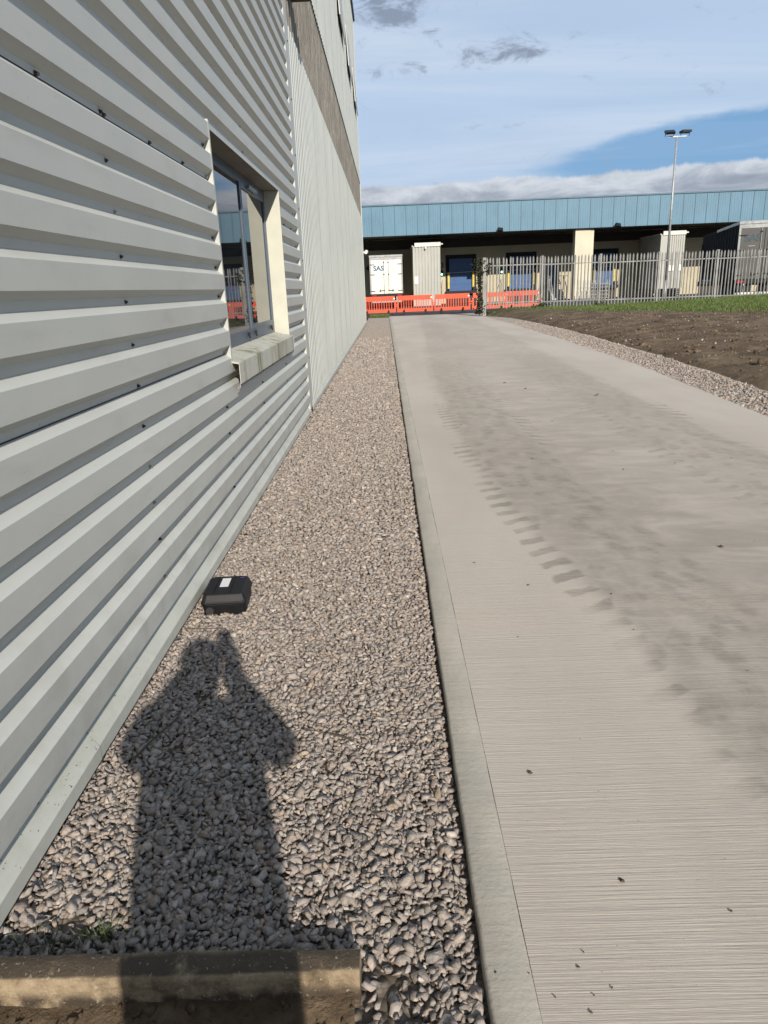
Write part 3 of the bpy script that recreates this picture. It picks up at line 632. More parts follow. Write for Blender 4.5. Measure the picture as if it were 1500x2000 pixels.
P = []; S = []
for px, py, n_, sp in ((135, 1545, 16, .05), (110, 1585, 14, .05), (165, 1620, 5, .1), (60, 1640, 6, .1), (175, 1430, 8, .02), (15, 1720, 8, .03), (250, 1330, 5, .15)):
    r0 = ray(px, py); t0 = (WX-.018)/r0[0]; yc = r0[1]*t0
    for _ in range(n_):
        u = rng.uniform(.05, .95); P.append((WX-.040+.044*u+.0015, yc+rng.normal(0, sp), .118-.066*u+.0015)); S.append(.0016*math.exp(rng.normal(0, .5)))
scatter('dirt_specks', np.array(P), np.array(S), M['soil'], .4, nb)['kind'] = 'stuff'

# ------------------------------------------------------------------ tall building: vertical ribbed cladding
TX = -1.075; T0, T1, TZ = CORNER+.37, 34.4, 12.2
tb = empty('tall_warehouse', (-1.1, 22., 0.), 'tall pale building with vertical ribbed cladding and a weathered brown band', 'building')
def vprofile(w_, n, d):
    p = w_/n; out = []
    for i in range(n):
        b = i*p; out += [(0, b), (0, b+.52*p), (-d, b+.62*p), (-d, b+.90*p)]
    return out+[(0, w_)]
def vsheet(z0, z1, mt, d=.022, n=5):
    pf = vprofile(1., n, d); k = len(pf)
    return MB().add([(x, y, z) for z in (z0, z1) for x, y in pf], [(i, k+i, k+i+1, i+1) for i in range(k-1)]).mesh('cladding_sheet', mt, fix=False)
lo, bd, up = vsheet(.075, 4.52, M['clad_v']), vsheet(4.52, 6.0, M['band']), vsheet(5.965, TZ, M['clad_v'])
for i in range(int(T1-T0)+1):
    y = T0+i
    if y+1 > T1+.001: break
    link('cladding_sheet', lo, tb, (TX+.0016*(i % 2), y, 0)); link('band_sheet', bd, tb, (TX-.014+.0016*(i % 2), y, 0)); link('cladding_sheet', up, tb, (TX+.004+.0016*(i % 2), y, 0))
YE = T0+int(T1-T0)
MB().box(-16, TX-.035, CORNER+.37, YE-.02, -.1, TZ).build('wall_core', M['dark'], tb)
MB().box(-16, TX-.04, YE-.02, YE+.03, .0, TZ).build('gable_sheet', M['clad_v'], tb)
MB().box(-16, TX-.04, CORNER+.30, CORNER+.369, 6.76, TZ).build('gable_sheet', M['clad_v'], tb)
MB().box(TX-.05, TX+.012, YE-.12, YE+.02, .05, TZ).build('corner_trim', M['clad_v'], tb)
MB().box(TX-.3, TX+.07, CORNER+.37, YE+.06, TZ-.02, TZ+.14).build('parapet_trim', M['navy'], tb)
MB().loft([(TX-.035, .115), (TX-.010, .110), (TX+.030, .060), (TX+.030, .004), (TX+.024, .004), (TX+.024, .052), (TX-.035, .09)], 'y', CORNER+.37, YE).build('base_flashing', M['flash'], tb)
mb = MB()
for yv in np.arange(T0+.1, YE, 1/5): mb.box(TX-.012, TX+.001, yv+.02, yv+.09, 5.945, 5.9645)
mb.build('profile_filler', M['rubber'], tb)['kind'] = 'stuff'
for yn in (21.4, 25.85, 30.4):                            # open top-hung vent flaps
    z0, z1, L = 8.32, 9.45, 2.45
    MB().add([(TX+.03, yn, z1), (TX+.03, yn+L, z1), (TX+.085, yn, z0), (TX+.085, yn+L, z0), (TX+.01, yn, z1-.03), (TX+.01, yn+L, z1-.03), (TX+.06, yn, z0-.01), (TX+.06, yn+L, z0-.01)],
             [(0, 2, 3, 1), (4, 5, 7, 6), (0, 4, 6, 2), (1, 3, 7, 5), (2, 6, 7, 3), (0, 1, 5, 4)]).build('vent_flap', M['clad_v'], tb)
    MB().box(TX-.01, TX+.012, yn+.03, yn+L-.03, z0+.02, z1-.05).build('vent_opening', M['dark'], tb)
MB().box(TX+.005, TX+.24, CORNER+.85, CORNER+1.2, 4.90, 5.15).build('duct_box', M['canopy'], tb)
p = at_y(713, 493, YE); lb = MB().tube((TX+.0, YE-.05, p.z), (TX+.16, YE-.05, p.z+.02), .03, .03, 8).tube((TX+.12, YE-.16, p.z-.01), (TX+.14, YE+.16, p.z+.03), .07, .085, 12)
lb.build('wall_lamp', M['white'], tb)

# ------------------------------------------------------------------ black bait box by the wall
bb = empty('bait_box', (-.88, 3.37, GZ), 'black plastic bait box with a paper label on gravel against the wall', 'box')
rb = Matrix.Rotation(R(3), 4, 'Z')
def bbox_part(name, pf, mt, bev):
    """stack of rounded rectangles (hx, hy, z)"""
    mb = MB(); n = len(pf); V = []
    for hx, hy, z in pf:
        c = .022
        for sx, sy in ((1, 1), (-1, 1), (-1, -1), (1, -1)):
            pts = [(sx*hx, sy*(hy-c)), (sx*(hx-c*.3), sy*(hy-c*.3)), (sx*(hx-c), sy*hy)]
            for q in (pts if sx*sy > 0 else pts[::-1]): V.append(tuple(Vector((-.885, 3.372, GZ))+(rb@Vector((q[0], q[1], z)))))
    F_ = [(i*12+k, i*12+(k+1) % 12, (i+1)*12+(k+1) % 12, (i+1)*12+k) for i in range(n-1) for k in range(12)]+[tuple(range(11, -1, -1)), tuple(range((n-1)*12, n*12))]
    return mb.add(V, F_).build(name, mt, bb, False, bev)
bbox_part('base', [(.104, .125, -.004), (.110, .131, .058)], M['black'], .003)
bbox_part('lid', [(.115, .136, .058), (.115, .136, .068), (.111, .132, .072), (.102, .118, .104), (.094, .110, .110)], M['black_lid'], .003)
def on_lid(x0, x1, y0, y1, h, name, mt):
    V = [Vector((-.885, 3.372, GZ))+rb@Vector(v) for v in ((x0, y0, .111), (x1, y0, .111), (x1, y1, .111), (x0, y1, .111), (x0, y0, .111+h), (x1, y0, .111+h), (x1, y1, .111+h), (x0, y1, .111+h))]
    return MB().add(V, [(0, 1, 2, 3), (4, 5, 6, 7), (0, 1, 5, 4), (1, 2, 6, 5), (2, 3, 7, 6), (3, 0, 4, 7)]).build(name, mt, bb)
on_lid(-.030, .014, -.030, .078, .0015, 'paper_label', M['label']); on_lid(.062, .082, .075, .088, .001, 'sticker', M['purple'])
on_lid(.030, .034, -.10, .10, .004, 'lid_rib', M['black_lid']); on_lid(-.052, -.048, -.10, .10, .004, 'lid_rib', M['black_lid'])
V0 = Vector((-.885, 3.372, GZ)); MB().tube(V0+rb@Vector((-.07, -.130, .026)), V0+rb@Vector((-.07, -.136, .026)), .020, .020, 14).build('entry_plug', M['rubber'], bb)

# ------------------------------------------------------------------ palisade fence
FY = 37.; fb = .30
fx0 = at_y(945, 503, FY).x
fe = empty('palisade_fence', (fx0, FY, fb), 'grey galvanised steel palisade fence along the top of the earth bank', 'fence')
rows = [(0, .030), (2.06, .030), (2.14, .041), (2.29, .041), (2.36, .024), (2.40, .003)]
V = []; nr = len(rows)
for yo in (0, .006):
    for z, hw in rows: V += [(-hw, .012+yo, z), (-hw*.35, -.006+yo, z), (hw*.35, -.006+yo, z), (hw, .012+yo, z)]
Fc = []
for s_ in (0, nr*4):
    for i in range(nr-1):
        for k in range(3): a = s_+i*4+k; Fc.append((a, a+1, a+5, a+4))
for i in range(nr-1):
    for k in (0, 3): a = i*4+k; Fc.append((a, a+4, nr*4+a+4, nr*4+a))
pale = MB().add(V, Fc).mesh('pale', M['fence'])
post = MB().box(-.05, .05, .03, .036, 0, 2.42).box(-.05, .05, .124, .13, 0, 2.42).box(-.004, .004, .036, .124, 0, 2.42).mesh('post', M['fence'])
endpost = MB().box(-.085, .085, -.05, .12, -.3, 2.45).mesh('post', M['fence'])
link('post', endpost, fe, (fx0+.03, FY, fb))
BAY = 2.86; nb_ = 6; fdz = lambda x: fb+.0*x+float(np.interp(x, [4, 9, 14, 20, 26], [.06, 0., -.02, -.05, -.05]))
for b in range(nb_):
    xb = fx0+.03+BAY*b; z0 = fdz(xb)
    if b: link('post', post, fe, (xb, FY-.02, z0), None, (.9, 1, 1))
    for zr in (.22, 1.98):
        MB().box(xb+.05, xb+BAY-.05, FY+.016, FY+.022, z0+zr, z0+zr+.05).box(xb+.05, xb+BAY-.05, FY+.022, FY+.06, z0+zr, z0+zr+.006).build('rail', M['fence'], fe)
    for k in range(17):
        link('pale', pale, fe, (xb+(k+.5+.25)*BAY/17.5, FY+rng.normal(0, .004), z0+rng.normal(-.01, .012)), (rng.normal(0, .006), rng.normal(0, .006), rng.normal(0, .05)))
# ivy on the end post
def leaf_cloud(name, P, size, mt, parent):
    n = len(P); a = rot_mats(n, 1.0); q = np.array([(-.5, 0, 0), (0, -.6, .1), (.5, 0, 0), (0, .8, .05)]); s_ = size*np.exp(rng.normal(0, .3, n))
    V = np.einsum('nij,vj->nvi', a, q)*s_[:, None, None]+P[:, None, :]-np.array(wloc(parent)); i = np.arange(n)[:, None]*4
    o = bpy.data.objects.new(name, fast_mesh(name, V.reshape(-1, 3), np.concatenate([i+[0, 1, 2], i+[0, 2, 3]]), M[mt])); COL.objects.link(o); o.parent = parent; return o
iv = empty('ivy_plant', (fx0-.05, FY-.1, .3), 'dark straggly ivy climbing the end post of the palisade fence', 'plant')
t = MB(); pts = [(fx0-.19, FY-.02, .0), (fx0-.23, FY-.04, .7), (fx0-.17, FY-.05, 1.3), (fx0-.21, FY-.04, 1.9), (fx0-.19, FY-.05, 2.5)]
for a, b in zip(pts[:-1], pts[1:]): t.tube(a, b, .03, .025, 6)
t.build('stem', M['twig'], iv)
n_ = 1500; z = rng.uniform(.1, 2.72, n_); wd = np.interp(z, [.1, .5, 1., 1.6, 2.1, 2.5, 2.72], [.30, .15, .12, .11, .20, .30, .20])
x = fx0-.20+rng.normal(0, 1, n_)*wd*.55; y = FY+rng.normal(0, .10, n_)
leaf_cloud('leaves', np.stack([x, y, z], -1), .065, 'ivy', iv)
n_ = 140; z = rng.uniform(1.9, 2.5, n_); leaf_cloud('leaves', np.stack([fx0+.1+rng.random(n_)*.35*(z-1.5), FY-.05+rng.normal(0, .05, n_), z], -1), .05, 'ivy', iv)
# weeds at the fence foot
for px, hgt, rad, lab in ((1058, .42, .30, 'dark low weed clump at the foot of the fence beside the ivy post'), (1172, .30, .26, 'low green weed clump under the fence in front of the cream pillar')):
    c = at_y(px, 598, FY-.12); r = empty('weed_clump', (c.x, c.y, .18), lab, 'weed', 'weeds along the fence foot')
    n_ = 420; q = rng.normal(0, 1, (n_, 3))*[rad*.5, .12, hgt*.35]; q[:, 2] = np.abs(q[:, 2]); leaf_cloud('leaves', q+np.array([c.x, c.y, .2]), .06, 'ivy' if hgt > .4 else 'weed', r)
    s_ = MB()
    for k in range(6): s_.tube((c.x+rng.normal(0, .04), c.y, .15), (c.x+rng.normal(0, rad*.5), c.y+rng.normal(0, .06), .2+hgt*rng.uniform(.5, 1)), .008, .004, 5)
    s_.build('stem', M['twig'], r)

# ------------------------------------------------------------------ orange barriers
def make_barrier(loc, rz, label, group):
    r = empty('road_barrier', loc, label, 'barrier', group); r.rotation_euler.z = rz
    L, H = 2.06, 1.06
    m_ = MB()
    def lb(name, mt, mb): o = bpy.data.objects.new(name, mb.mesh(name, mt)); COL.objects.link(o); o.parent = r; return o
    b = MB().box(-L/2+.05, L/2-.05, -.025, .025, .80, H).box(-L/2, L/2, -.025, .025, .16, .34)
    b.box(-L/2, -L/2+.09, -.0245, .0245, .34, .80).box(L/2-.09, L/2, -.0245, .0245, .34, .80); lb('panel', M['orange'], b)
    s_ = MB().box(-.022, .022, -.018, .018, .34, .80).mesh('slat', M['orange'])
    for k in range(12):
        o = bpy.data.objects.new('slat', s_); COL.objects.link(o); o.parent = r; o.location.x = -L/2+.24+k*(L-.48)/11
    for s1 in (-1, 1):
        lb('foot', M['rubber'], MB().loft([(s1*.62-.05, 0), (s1*.62+.05, 0), (s1*.62+.04, .09), (s1*.62+.035, .30), (s1*.62-.035, .30), (s1*.62-.04, .09)], 'y', -.29, .29))
    lb('clip', M['white'], MB().tube((L/2-.09, -.03, .92), (L/2-.09, .03, .92), .05, .05, 10))
    lb('clip', M['orange'], MB().box(L/2, L/2+.10, -.02, .02, .45, .52).box(-L/2-.10, -L/2, -.02, .02, .56, .63))
    return r
bar_x = [(-.62, 'orange plastic road barrier beside the corner of the tall wall'), (1.52, 'orange plastic road barrier in front of the ribbed grey dock pod'), (3.66, 'orange plastic road barrier in front of dock door 3'), (5.82, 'orange plastic road barrier half behind the ivy covered fence post'), (7.9, 'orange plastic road barrier wholly behind the palisade fence')]
for i, (xv, lab) in enumerate(bar_x):
    make_barrier((xv, 42.6+rng.normal(0, .05)+(1.2 if i > 3 else 0), 0), rng.normal(0, .03)+(.05 if i == 3 else 0), lab, 'orange barriers across the road end')

# ------------------------------------------------------------------ lighting column
LY = 46.; lt = at_y(1322, 268, LY); lx_ = lt.x
lp = empty('floodlight_column', (lx_, LY, 0), 'tall slim galvanised lighting column with two black floodlights on top', 'lamp post')
MB().tube((lx_, LY, 0), (lx_, LY, 1.3), .10, .10, 12).tube((lx_, LY, 1.3), (lx_, LY, lt.z), .075, .055, 12).build('column', M['steel'], lp, True)
MB().box(lx_-.55, lx_+.55, LY-.04, LY+.04, lt.z+.0, lt.z+.07).build('crossarm', M['steel'], lp)
for sx, rx_, dx in ((-1, R(-35), -.44), (1, R(-62), .46)):
    c = Vector((lx_+dx, LY-.05, lt.z+.27)); rm = (Matrix.Rotation(R(8*sx), 3, 'Z')@Matrix.Rotation(rx_ + R(60), 3, 'X'))
    h = MB().box(c.x-.27, c.x+.27, c.y-.22, c.y+.22, c.z-.06, c.z+.06, rm); fl = h.build('floodlight', M['black'], lp)
    MB().bar((c.x-.24, LY, lt.z+.05), (c.x-.24, LY-.02, c.z), .03).bar((c.x+.24, LY, lt.z+.05), (c.x+.24, LY-.02, c.z), .03).build('bracket', M['black'], fl)

# ------------------------------------------------------------------ loading dock building
CYF, DY = 60., 66.
dk = empty('loading_dock_building', (14, DY, 0), 'long cream loading dock building with a deep pale blue canopy fascia', 'building')
FZ0, FZ1 = 5.42, 7.62
def fprofile(w_):
    out = []; n = 5; p = w_/n
    for i in range(n): out += [(0, i*p+.004 if i == 0 else i*p), (0, i*p+.7*p), (.006, i*p+.78*p), (.006, i*p+.92*p)]
    return out+[(0, w_-.004)]
pf = fprofile(.90); k_ = len(pf)
fp = MB().add([(x, -y, z) for z in (FZ0, FZ1) for y, x in [(a, b) for a, b in pf]], [(i, i+1, k_+i+1, k_+i) for i in range(k_-1)]).add([(-.0, -.012, FZ0), (.012, -.012, FZ0), (.012, -.012, FZ1), (0, -.012, FZ1)], [(0, 1, 2, 3)]).mesh('fascia_panel', M['blue'])
fseam = MB().box(-.022, .022, -.03, -.008, FZ0, FZ1).mesh('panel_seam', M['blue_trim'])
for i in range(-9, 46):
    link('fascia_panel', fp, dk, (-2.+i*.90, CYF+.0016*(i % 2), 0)); link('panel_seam', fseam, dk, (-2.+i*.90, CYF, 0))
MB().box(-11, 41, CYF-.07, CYF+.2, FZ1, FZ1+.10).build('gutter_trim', M['blue_trim'], dk)
MB().box(-11, 41, CYF+.045, CYF+.12, FZ0-.03, FZ1-.02).build('fascia_backing', M['canopy'], dk)
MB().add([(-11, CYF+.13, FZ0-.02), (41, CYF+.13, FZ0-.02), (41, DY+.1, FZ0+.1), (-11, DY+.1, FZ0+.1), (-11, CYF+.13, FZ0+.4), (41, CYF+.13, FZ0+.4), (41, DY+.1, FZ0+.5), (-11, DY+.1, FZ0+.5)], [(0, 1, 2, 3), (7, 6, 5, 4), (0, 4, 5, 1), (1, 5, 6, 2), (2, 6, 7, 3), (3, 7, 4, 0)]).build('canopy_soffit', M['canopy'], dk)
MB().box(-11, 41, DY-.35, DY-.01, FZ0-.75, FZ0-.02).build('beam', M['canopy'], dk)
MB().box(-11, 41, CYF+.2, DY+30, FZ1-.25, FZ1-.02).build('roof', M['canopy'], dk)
# facade in bays between the doors
doors = [(5.11, 7.79), (10.38, 13.06), (17.91, 20.18), (27.4, 30.0)]
xs_ = [-11]+[v for d in doors for v in d]+[41]
for a, b in zip(xs_[::2], xs_[1::2]): MB().box(a+.002, b-.002, DY, DY+.3, 0, FZ0+.1).build('wall_bay', M['cream'], dk)
for i, (a, b) in enumerate(doors):
    MB().box(a, b, DY+.004, DY+.296, 4.06, FZ0+.1).build('wall_head', M['cream'], dk)
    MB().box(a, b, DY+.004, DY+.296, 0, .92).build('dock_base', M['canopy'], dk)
    MB().box(a, b, DY+.2, DY+.23, .92, 4.06).build('door_recess', M['dark'], dk)
    dr = MB().box(a+.32, b-.32, DY+.12, DY+.16, 1.0, 4.0).build('dock_door', M['door_blue'], dk)
    for zz in np.arange(1.6, 3.9, .6): MB().box(a+.33, b-.33, DY+.105, DY+.12, zz, zz+.025).build('door_seam', M['navy'], dr)
    fr = MB().box(a+.001, a+.16, DY-.05, DY+.11, .92, 4.06).box(b-.16, b-.001, DY-.05, DY+.11, .92, 4.06).box(a+.16, b-.16, DY-.05, DY+.11, 3.75, 4.06).build('dock_seal', M['rubber'], dk)
    MB().box(a-.05, b+.05, DY-.32, DY-.06, .78, 1.04).build('dock_lip', M['rubber'], dk)
    for xv in (a+.17, b-.33): MB().box(xv, xv+.16, DY-.11, DY+.02, 1.25, 2.62).build('yellow_guard', M['yellow'], dk)
    MB().bar((a+.05, DY-.25, 2.56), (b+.1, DY-.25, 2.62), .05).build('barrier_arm', M['steel'], dk)
    MB().box(b-.30, b+.02, DY-.24, DY-.06, 1.05, 1.35).build('bumper', M['rubber'], dk)
    num = str(3-i) if i < 3 else '9'
    if i < 2:
        link('bay_number', text_mesh(num, .66, M['ink'], .004, .012), dk, (a-.30, DY-.012, 3.02), FACING)
        sg = MB().box(a-.48, a-.22, DY-.10, DY-.001, 2.36, 2.84).build('signal_box', M['rubber'], dk)
        link('signal_lens', MB().tube((0, 0, 0), (0, -.03, 0), .085, .085, 12).mesh('signal_lens', M['green']), sg, (a-.35, DY-.10, 2.48))
        MB().bar((a-.85, DY-.3, .75), (a-.3, DY-.3, 2.0), .04).bar((a-.3, DY-.3, 2.0), (a-.3, DY-.3, .6), .04).build('handrail', M['steel'], dk)
link('bay_number', text_mesh('4', .66, M['ink'], .004, .012), dk, (-1.75, DY-.012, 3.0), FACING)
MB().box(14.0, 15.0, DY-.03, DY-.004, 1.0, 3.1).build('personnel_door', M['door_blue'], dk)
for a, b in ((14.97, 16.44),):
    MB().box(a+.0, b-.28, CYF+.30, CYF+1.1, 0, FZ0-.03).box(b-.265, b, CYF+.34, CYF+1.1, 0, FZ0-.03).box(b-.285, b-.26, CYF+.36, CYF+1.1, 0, FZ0-.03).build('pillar', M['pillar'], dk)
MB().box(32.0, 33.4, CYF+.30, CYF+1.1, 0, FZ0-.03).build('pillar', M['pillar'], dk)
for px, py in ((977, 449), (1207, 440)):
    c = at_y(px, py, CYF-.3); rm = Matrix.Rotation(R(-40), 3, 'X')@Matrix.Rotation(R(12), 3, 'Z')
    f_ = MB().box(c.x-.20, c.x+.20, c.y-.10, c.y+.10, c.z-.15, c.z+.15, rm).build('floodlight', M['black'], dk); MB().bar((c.x, c.y+.05, c.z), (c.x, CYF+.05, c.z), .05).build('bracket', M['black'], f_)
# access steps with railings beside the pillar
stp = empty('access_steps', (14.9, 63.5, 0), 'metal access steps with curved handrails beside the cream pillar', 'steps')
for k in range(5): MB().box(13.9, 15.0, 63.0+k*.28, 63.3+k*.28, .17*k, .17*k+.16).build('step', M['steel'], stp)
for xv, mt in ((13.85, 'steel'), (15.05, 'steel'), (14.6, 'yellow')):
    MB().bar((xv, 62.9, 0), (xv, 62.9, 1.0), .05).bar((xv, 62.9, 1.0), (xv, 64.2, 1.95), .05).bar((xv, 64.2, 1.95), (xv+.5, 64.9, 1.95), .05).bar((xv, 64.2, .8), (xv, 64.2, 1.95), .05).build('handrail', M[mt], stp)

# ribbed dock pods
def pod(x0, x1, ztop, zbot, label, left_trim):
    Yp = 60.6; r = empty('dock_pod', ((x0+x1)/2, Yp, 0), label, 'dock pod', 'ribbed metal pods in front of the docks')
    MB().box(x0+.03, x1-.03, Yp+.06, DY-.4, zbot, ztop-.02).build('pod_body', M['shaded_trailer'] if False else M['pod'], r)
    n = 9; p = (x1-x0-(.4 if left_trim else 0))/n; xa = x0+(.4 if left_trim else 0); out = [(x0, Yp)] if left_trim else []
    for i in range(n): b = xa+i*p; out += [(b+.001, Yp), (b+.55*p, Yp), (b+.66*p, Yp+.05), (b+.9*p, Yp+.05)]
    out.append((x1, Yp)); k = len(out)
    MB().add([(x, y, z) for z in (zbot, ztop) for x, y in out], [(i, i+1, k+i+1, k+i) for i in range(k-1)]).build('ribbed_front', M['pod'], r)
    MB().box(x0+.15, x1+.02, Yp-.06, Yp+.06, ztop-.06, ztop+.24).box(x1+.02, x1+.2, Yp-.05, Yp+.05, ztop+.05, ztop+.14).build('capping', M['pod_cap'], r)
    MB().box(x0-.06, x0+.02, Yp, DY-.4, ztop-.02, ztop+.06).build('side_capping', M['pod_cap'], r)
    return r
p1 = pod(2.08, 4.29, 4.62, .0, 'narrow grey ribbed metal pod standing between the white trailer and dock door 3', False)
MB().tube((3.1, 60.35, 4.45), (3.1, 60.62, 4.5), .07, .07, 10).build('camera_dome', M['white'], p1); MB().box(2.17, 2.45, 60.55, 60.598, 1.72, 2.3).build('notice', M['white'], p1)
p2 = pod(21.86, 23.80, 4.74, .62, 'wide trimmed grey ribbed metal pod behind the lighting column and palisade fence', True)
for a, b, c, d in ((22.58, 22.85, 1.97, 2.38), (22.93, 23.05, 1.97, 2.38), (23.4, 23.6, 1.97, 2.42)): MB().box(a, b, 60.55, 60.598, c, d).build('notice', M['white'], p2)
q = MB().box(22., 23.75, 60.9, 61.6, 0, .6)
for k in range(3): q.box(22.4, 23.6, 60.5, 60.85, .12+.17*k, .17+.17*k)
q.build('leveller_frame', M['rubber'], p2); [MB().box(xv, xv+.08, 60.62, 60.7, 0, .62).build('leg', M['steel'], p2) for xv in (22.4, 23.5)]

# ------------------------------------------------------------------ trailers
def trailer(x0, x1, Y0, L, ztop, zbot, body, label, logo, logo_m, skirt=False):
    r = empty('trailer', ((x0+x1)/2, Y0, 0), label, 'trailer'); cx = (x0+x1)/2; wd = x1-x0
    MB().box(x0+.02, x1-.02, Y0+.06, Y0+L, zbot, ztop).build('box_body', M['curtain'] if skirt else M[body], r)
    MB().box(x0, x0+.10, Y0, Y0+.1, zbot, ztop-.12).box(x1-.10, x1, Y0, Y0+.1, zbot, ztop-.12).box(x0+.1, x1-.1, Y0+.004, Y0+.1, ztop-.33, ztop-.12).box(x0-.02, x1+.02, Y0-.03, Y0+.1, ztop-.12, ztop+.02).build('rear_frame', M['steel'], r)
    for a, b in ((x0+.11, cx-.012), (cx+.012, x1-.11)):
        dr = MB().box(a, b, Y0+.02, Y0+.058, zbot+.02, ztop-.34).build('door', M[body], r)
        inner = b if a < cx-.2 else a; sgn = -1 if a < cx-.2 else 1
        MB().tube((inner+sgn*.17, Y0-.005, zbot+.0), (inner+sgn*.17, Y0-.005, ztop-.36), .022, .022, 8).build('lock_rod', M['steel'], dr)
        for zz in (zbot+.25, (zbot+ztop)/2, ztop-.55): MB().box(inner+sgn*.12, inner+sgn*.22, Y0-.03, Y0+.02, zz, zz+.06).build('rod_bracket', M['rubber'], dr)
        MB().bar((inner+sgn*.17, Y0-.03, zbot+.28), (inner+sgn*.55, Y0-.03, zbot+.24), .035).box(inner+sgn*.5-.03, inner+sgn*.5+.03, Y0-.04, Y0+.018, zbot+.17, zbot+.36).build('handle', M['rubber'], dr)
        outer = a if a < cx-.2 else b
        for zz in (zbot+.2, (zbot+ztop)/2, ztop-.7): MB().box(min(outer, outer-sgn*-.0)-.08 if sgn < 0 else outer-.28, outer+.28 if sgn < 0 else outer+.08, Y0-.015, Y0+.018, zz, zz+.05).build('hinge', M['rubber'], dr)
    lm = text_mesh(logo, wd*.20, M[logo_m], .003, wd*.006); link('logo', lm, r, (x0+wd*.27, Y0+.014, ztop-1.12 if not skirt else ztop-.98), FACING)
    MB().box(x0+wd*.2, x0+wd*.33, Y0+.0165, Y0+.019, ztop-1.23, ztop-1.20).build('logo_underline', M['grey_ink'], r)
    for k, (wv_, zz) in enumerate(((.62, 0), (.30, -.16), (.62, -.24))): MB().box(cx+.35, cx+.35+wv_, Y0+.0165, Y0+.019, ztop-1.02+zz, ztop-.995+zz).build('small_print', M['grey_ink'], r)
    ch = MB().box(x0+.05, x1-.05, Y0+.05, Y0+.2, zbot-.22, zbot-.002).box(cx-.5, cx-.38, Y0+.2, Y0+L, zbot-.35, zbot-.01).box(cx+.38, cx+.5, Y0+.2, Y0+L, zbot-.35, zbot-.01).build('chassis', M['rubber'], r)
    MB().box(x0+.1, x1-.1, Y0+.0, Y0+.08, .42, .56).bar((x0+.5, Y0+.06, .5), (x0+.5, Y0+.1, zbot-.2), .07).bar((x1-.5, Y0+.06, .5), (x1-.5, Y0+.1, zbot-.2), .07).build('underrun_bar', M['white'] if skirt else M['steel'], r)
    for sx in (x0+.12, x1-.47): MB().box(sx, sx+.35, Y0+.0, Y0+.049, zbot-.18, zbot-.06).build('tail_light', M['red_lens'], r)
    for sx in (x0+.1, x1-.42):
        for yw in ((1.3, 2.6) if L < 8 else (2., 3.3, 4.6)):
            wh = MB().tube((sx, Y0+yw, .5), (sx+.32, Y0+yw, .5), .5, .5, 20).build('wheel', M['rubber'], r); MB().tube((sx-.01, Y0+yw, .5), (sx+.33, Y0+yw, .5), .27, .27, 14).build('rim', M['steel'], wh)
    return r
trailer(-1.40, 1.18, 59., 6.2, 3.97, 1.08, 'trailer_cream', 'off white box trailer with closed rear doors and blue lettering beside the ribbed pod', 'SAS', 'logo_blue')
tr = trailer(18.60, 21.15, 40., 13.2, 4.12, 1.22, 'shaded_trailer', 'grey curtain side trailer with painted-in shade and faded lettering parked just behind the palisade fence', 'SAS', 'logo_dark', True)
MB().box(18.58, 18.61, 40.1, 47.2, 4.0, 4.14).build('side_rail', M['pod_cap'], tr)
for yv in np.arange(41., 53., .9): MB().box(18.585, 18.618, yv, yv+.06, 1.0, 3.95).build('curtain_strap', M['rubber'], tr)
tr.rotation_euler.z = R(-15)
cart = empty('stacked_cages', (15.6, 58., 0), 'grey wheeled cages stacked beside the dock steps behind the fence', 'cage')
c_ = MB()
for xa in (15.0, 15.75, 16.5):
    for zz in np.arange(.15, 1.5, .27): c_.bar((xa, 58, zz), (xa+.7, 58, zz), .035)
    for dx in (0, .35, .7): c_.bar((xa+dx, 58, .1), (xa+dx, 58, 1.5), .035); c_.bar((xa+dx, 58.7, .1), (xa+dx, 58.7, 1.5), .035)
c_.build('mesh_sides', M['steel'], cart); MB().box(15., 17.2, 58.02, 58.7, .1, .16).build('deck', M['rubber'], cart)

# ------------------------------------------------------------------ twigs and sprigs on the gravel
def twig(pts, r0, label):
    V = [Vector(p) for p in pts]; mb = MB()
    for a, b in zip(V[:-1], V[1:]): mb.tube(a, b, r0, r0*.85, 6)
    o = mb.build('twig', M['twig']); return tag(o, label, 'twig', 'twigs lying on the gravel')
def gp(px, py, dz=.0): p = at_z(px, py, GZ+.012); return (p.x, p.y, p.z+dz)
twig([gp(640, 1432), gp(668, 1440, .004), gp(690, 1446)], .004, 'short brown twig lying on the sunlit gravel beside the shadow')
twig([gp(265, 1478), gp(300, 1445, .005), gp(345, 1408, .008), gp(352, 1390)], .0035, 'long thin twig lying in the photographer shadow near the wall')
twig([gp(362, 1228), gp(395, 1230, .006), gp(440, 1228, .004), gp(458, 1255)], .002, 'fine curved stalk lying on gravel next to the bait box')
for px, py, n_, hh, lab in ((740, 1580, 60, .03, 'tiny green sprig of weed growing through the middle of the gravel'), (205, 1830, 40, .06, 'small tuft of grass beside the old edging kerb'), (90, 1850, 90, .05, 'low straggly weed behind the edging kerb near the wall')):
    c = at_z(px, py, GZ); s_ = .05 if n_ > 50 else .02
    x = c.x+rng.normal(0, s_, n_); y = c.y+rng.normal(0, s_*.6, n_); tag(blades('weed_tuft', x, y, 0*x+GZ-.01, rng.uniform(.4, 1, n_)*hh, rng.uniform(.0012, .0025, n_), None, 'grass_blade' if n_ == 40 else 'weed', .9), lab, 'weed', 'small weeds in the gravel', 'stuff')

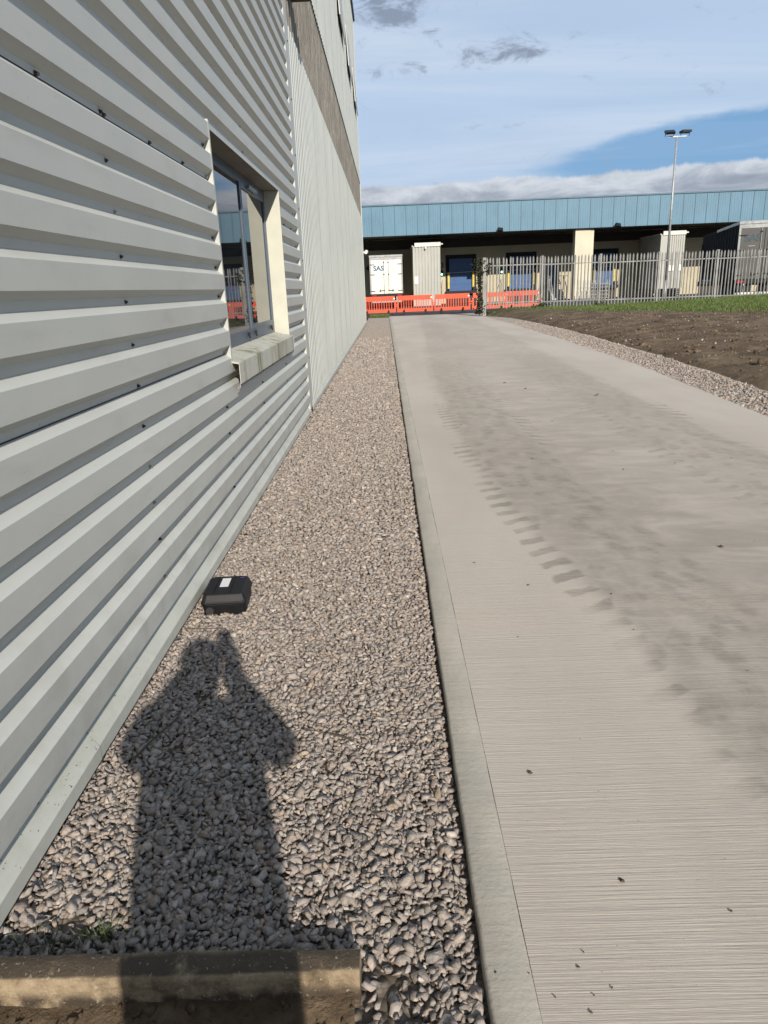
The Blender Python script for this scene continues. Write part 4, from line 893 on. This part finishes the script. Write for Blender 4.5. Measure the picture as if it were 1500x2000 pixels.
# ------------------------------------------------------------------ the photographer, standing behind the camera and casting the shadow
ph = empty('person', (0, -.35, GZ), 'person in dark clothes standing behind the camera with both hands raised to a phone', 'person')
J = {'pelvis': (0, -.36, .93, .19, .13), 'belly': (0, -.36, 1.08, .20, .13), 'chest': (0, -.37, 1.25, .205, .13), 'neckb': (0, -.37, 1.40, .075, .07), 'neck': (0, -.36, 1.46, .064, .064), 'head': (.005, -.33, 1.55, .092, .105), 'crown': (.005, -.34, 1.64, .07, .08)}
E_ = [('pelvis', 'belly'), ('belly', 'chest'), ('chest', 'neckb'), ('neckb', 'neck'), ('neck', 'head'), ('head', 'crown')]
for s1, t_ in ((-1, 'l'), (1, 'r')):
    J.update({t_+'sh': (s1*.19, -.37, 1.37, .08, .08), t_+'el': (s1*.252, -.28, 1.21, .074, .074), t_+'wr': (s1*.085-.03, -.13, 1.43, .05, .05), t_+'ha': (s1*.055-.012, -.085, 1.47, .036, .028),
              t_+'hip': (s1*.10, -.36, .84, .115, .115), t_+'kn': (s1*.105, -.34, .48, .085, .085), t_+'an': (s1*.11, -.37, .07, .042, .048), t_+'to': (s1*.125, -.20, .015, .04, .03)})
    E_ += [('chest', t_+'sh'), (t_+'sh', t_+'el'), (t_+'el', t_+'wr'), (t_+'wr', t_+'ha'), ('pelvis', t_+'hip'), (t_+'hip', t_+'kn'), (t_+'kn', t_+'an'), (t_+'an', t_+'to')]
    for k in range(5):
        a = t_+'f%d' % k; J[a] = (s1*(.060-.002*k), -.066+.004*(k == 4), 1.49-.016*k+(.03 if k == 0 else 0), .009, .009); J[a+'b'] = (s1*(.050-.004*(k % 2)), -.050 if k else -.078, 1.487-.017*k+(.03 if k == 0 else 0), .008, .008); E_ += [(t_+'ha', a), (a, a+'b')]
J = {k: (v[0]*1.06-.03, *v[1:]) if not (k[1:2] in ('f', 'h') and k[0] in 'lr' and 'ip' not in k and 'sh' not in k) else v for k, v in J.items()}
names = list(J); off = Vector((0, -.35, GZ))
me = bpy.data.meshes.new('body'); me.from_pydata([tuple(Vector(J[k][:3])-off) for k in names], [(names.index(a), names.index(b)) for a, b in E_], [])
body = bpy.data.objects.new('body', me); COL.objects.link(body); body.parent = ph
body.modifiers.new('skin', 'SKIN'); body.modifiers.new('sub', 'SUBSURF').levels = 2; body.modifiers['sub'].render_levels = 2
for i, k in enumerate(names): me.skin_vertices[0].data[i].radius = J[k][3:5]; me.skin_vertices[0].data[i].use_root = (k == 'pelvis')
me.materials.append(M['cloth'])
hb = bmesh.new(); bmesh.ops.create_uvsphere(hb, u_segments=20, v_segments=12, radius=1.); hm = bpy.data.meshes.new('hair')
for v in hb.verts: v.co = Vector((v.co.x*.088, v.co.y*.105-.012, v.co.z*.085+.02 if v.co.z > -.2 else v.co.z*.05+.02))
hb.to_mesh(hm); hb.free(); hm.materials.append(M['hair']); link('hair', hm, ph, (-.03, -.345, 1.60))
phone = tag(MB().box(-.037, .037, -.038, -.030, 1.432, 1.585).build('phone', M['black'], None, False, .003), 'slim dark phone held up in both hands by the person behind the camera', 'phone')
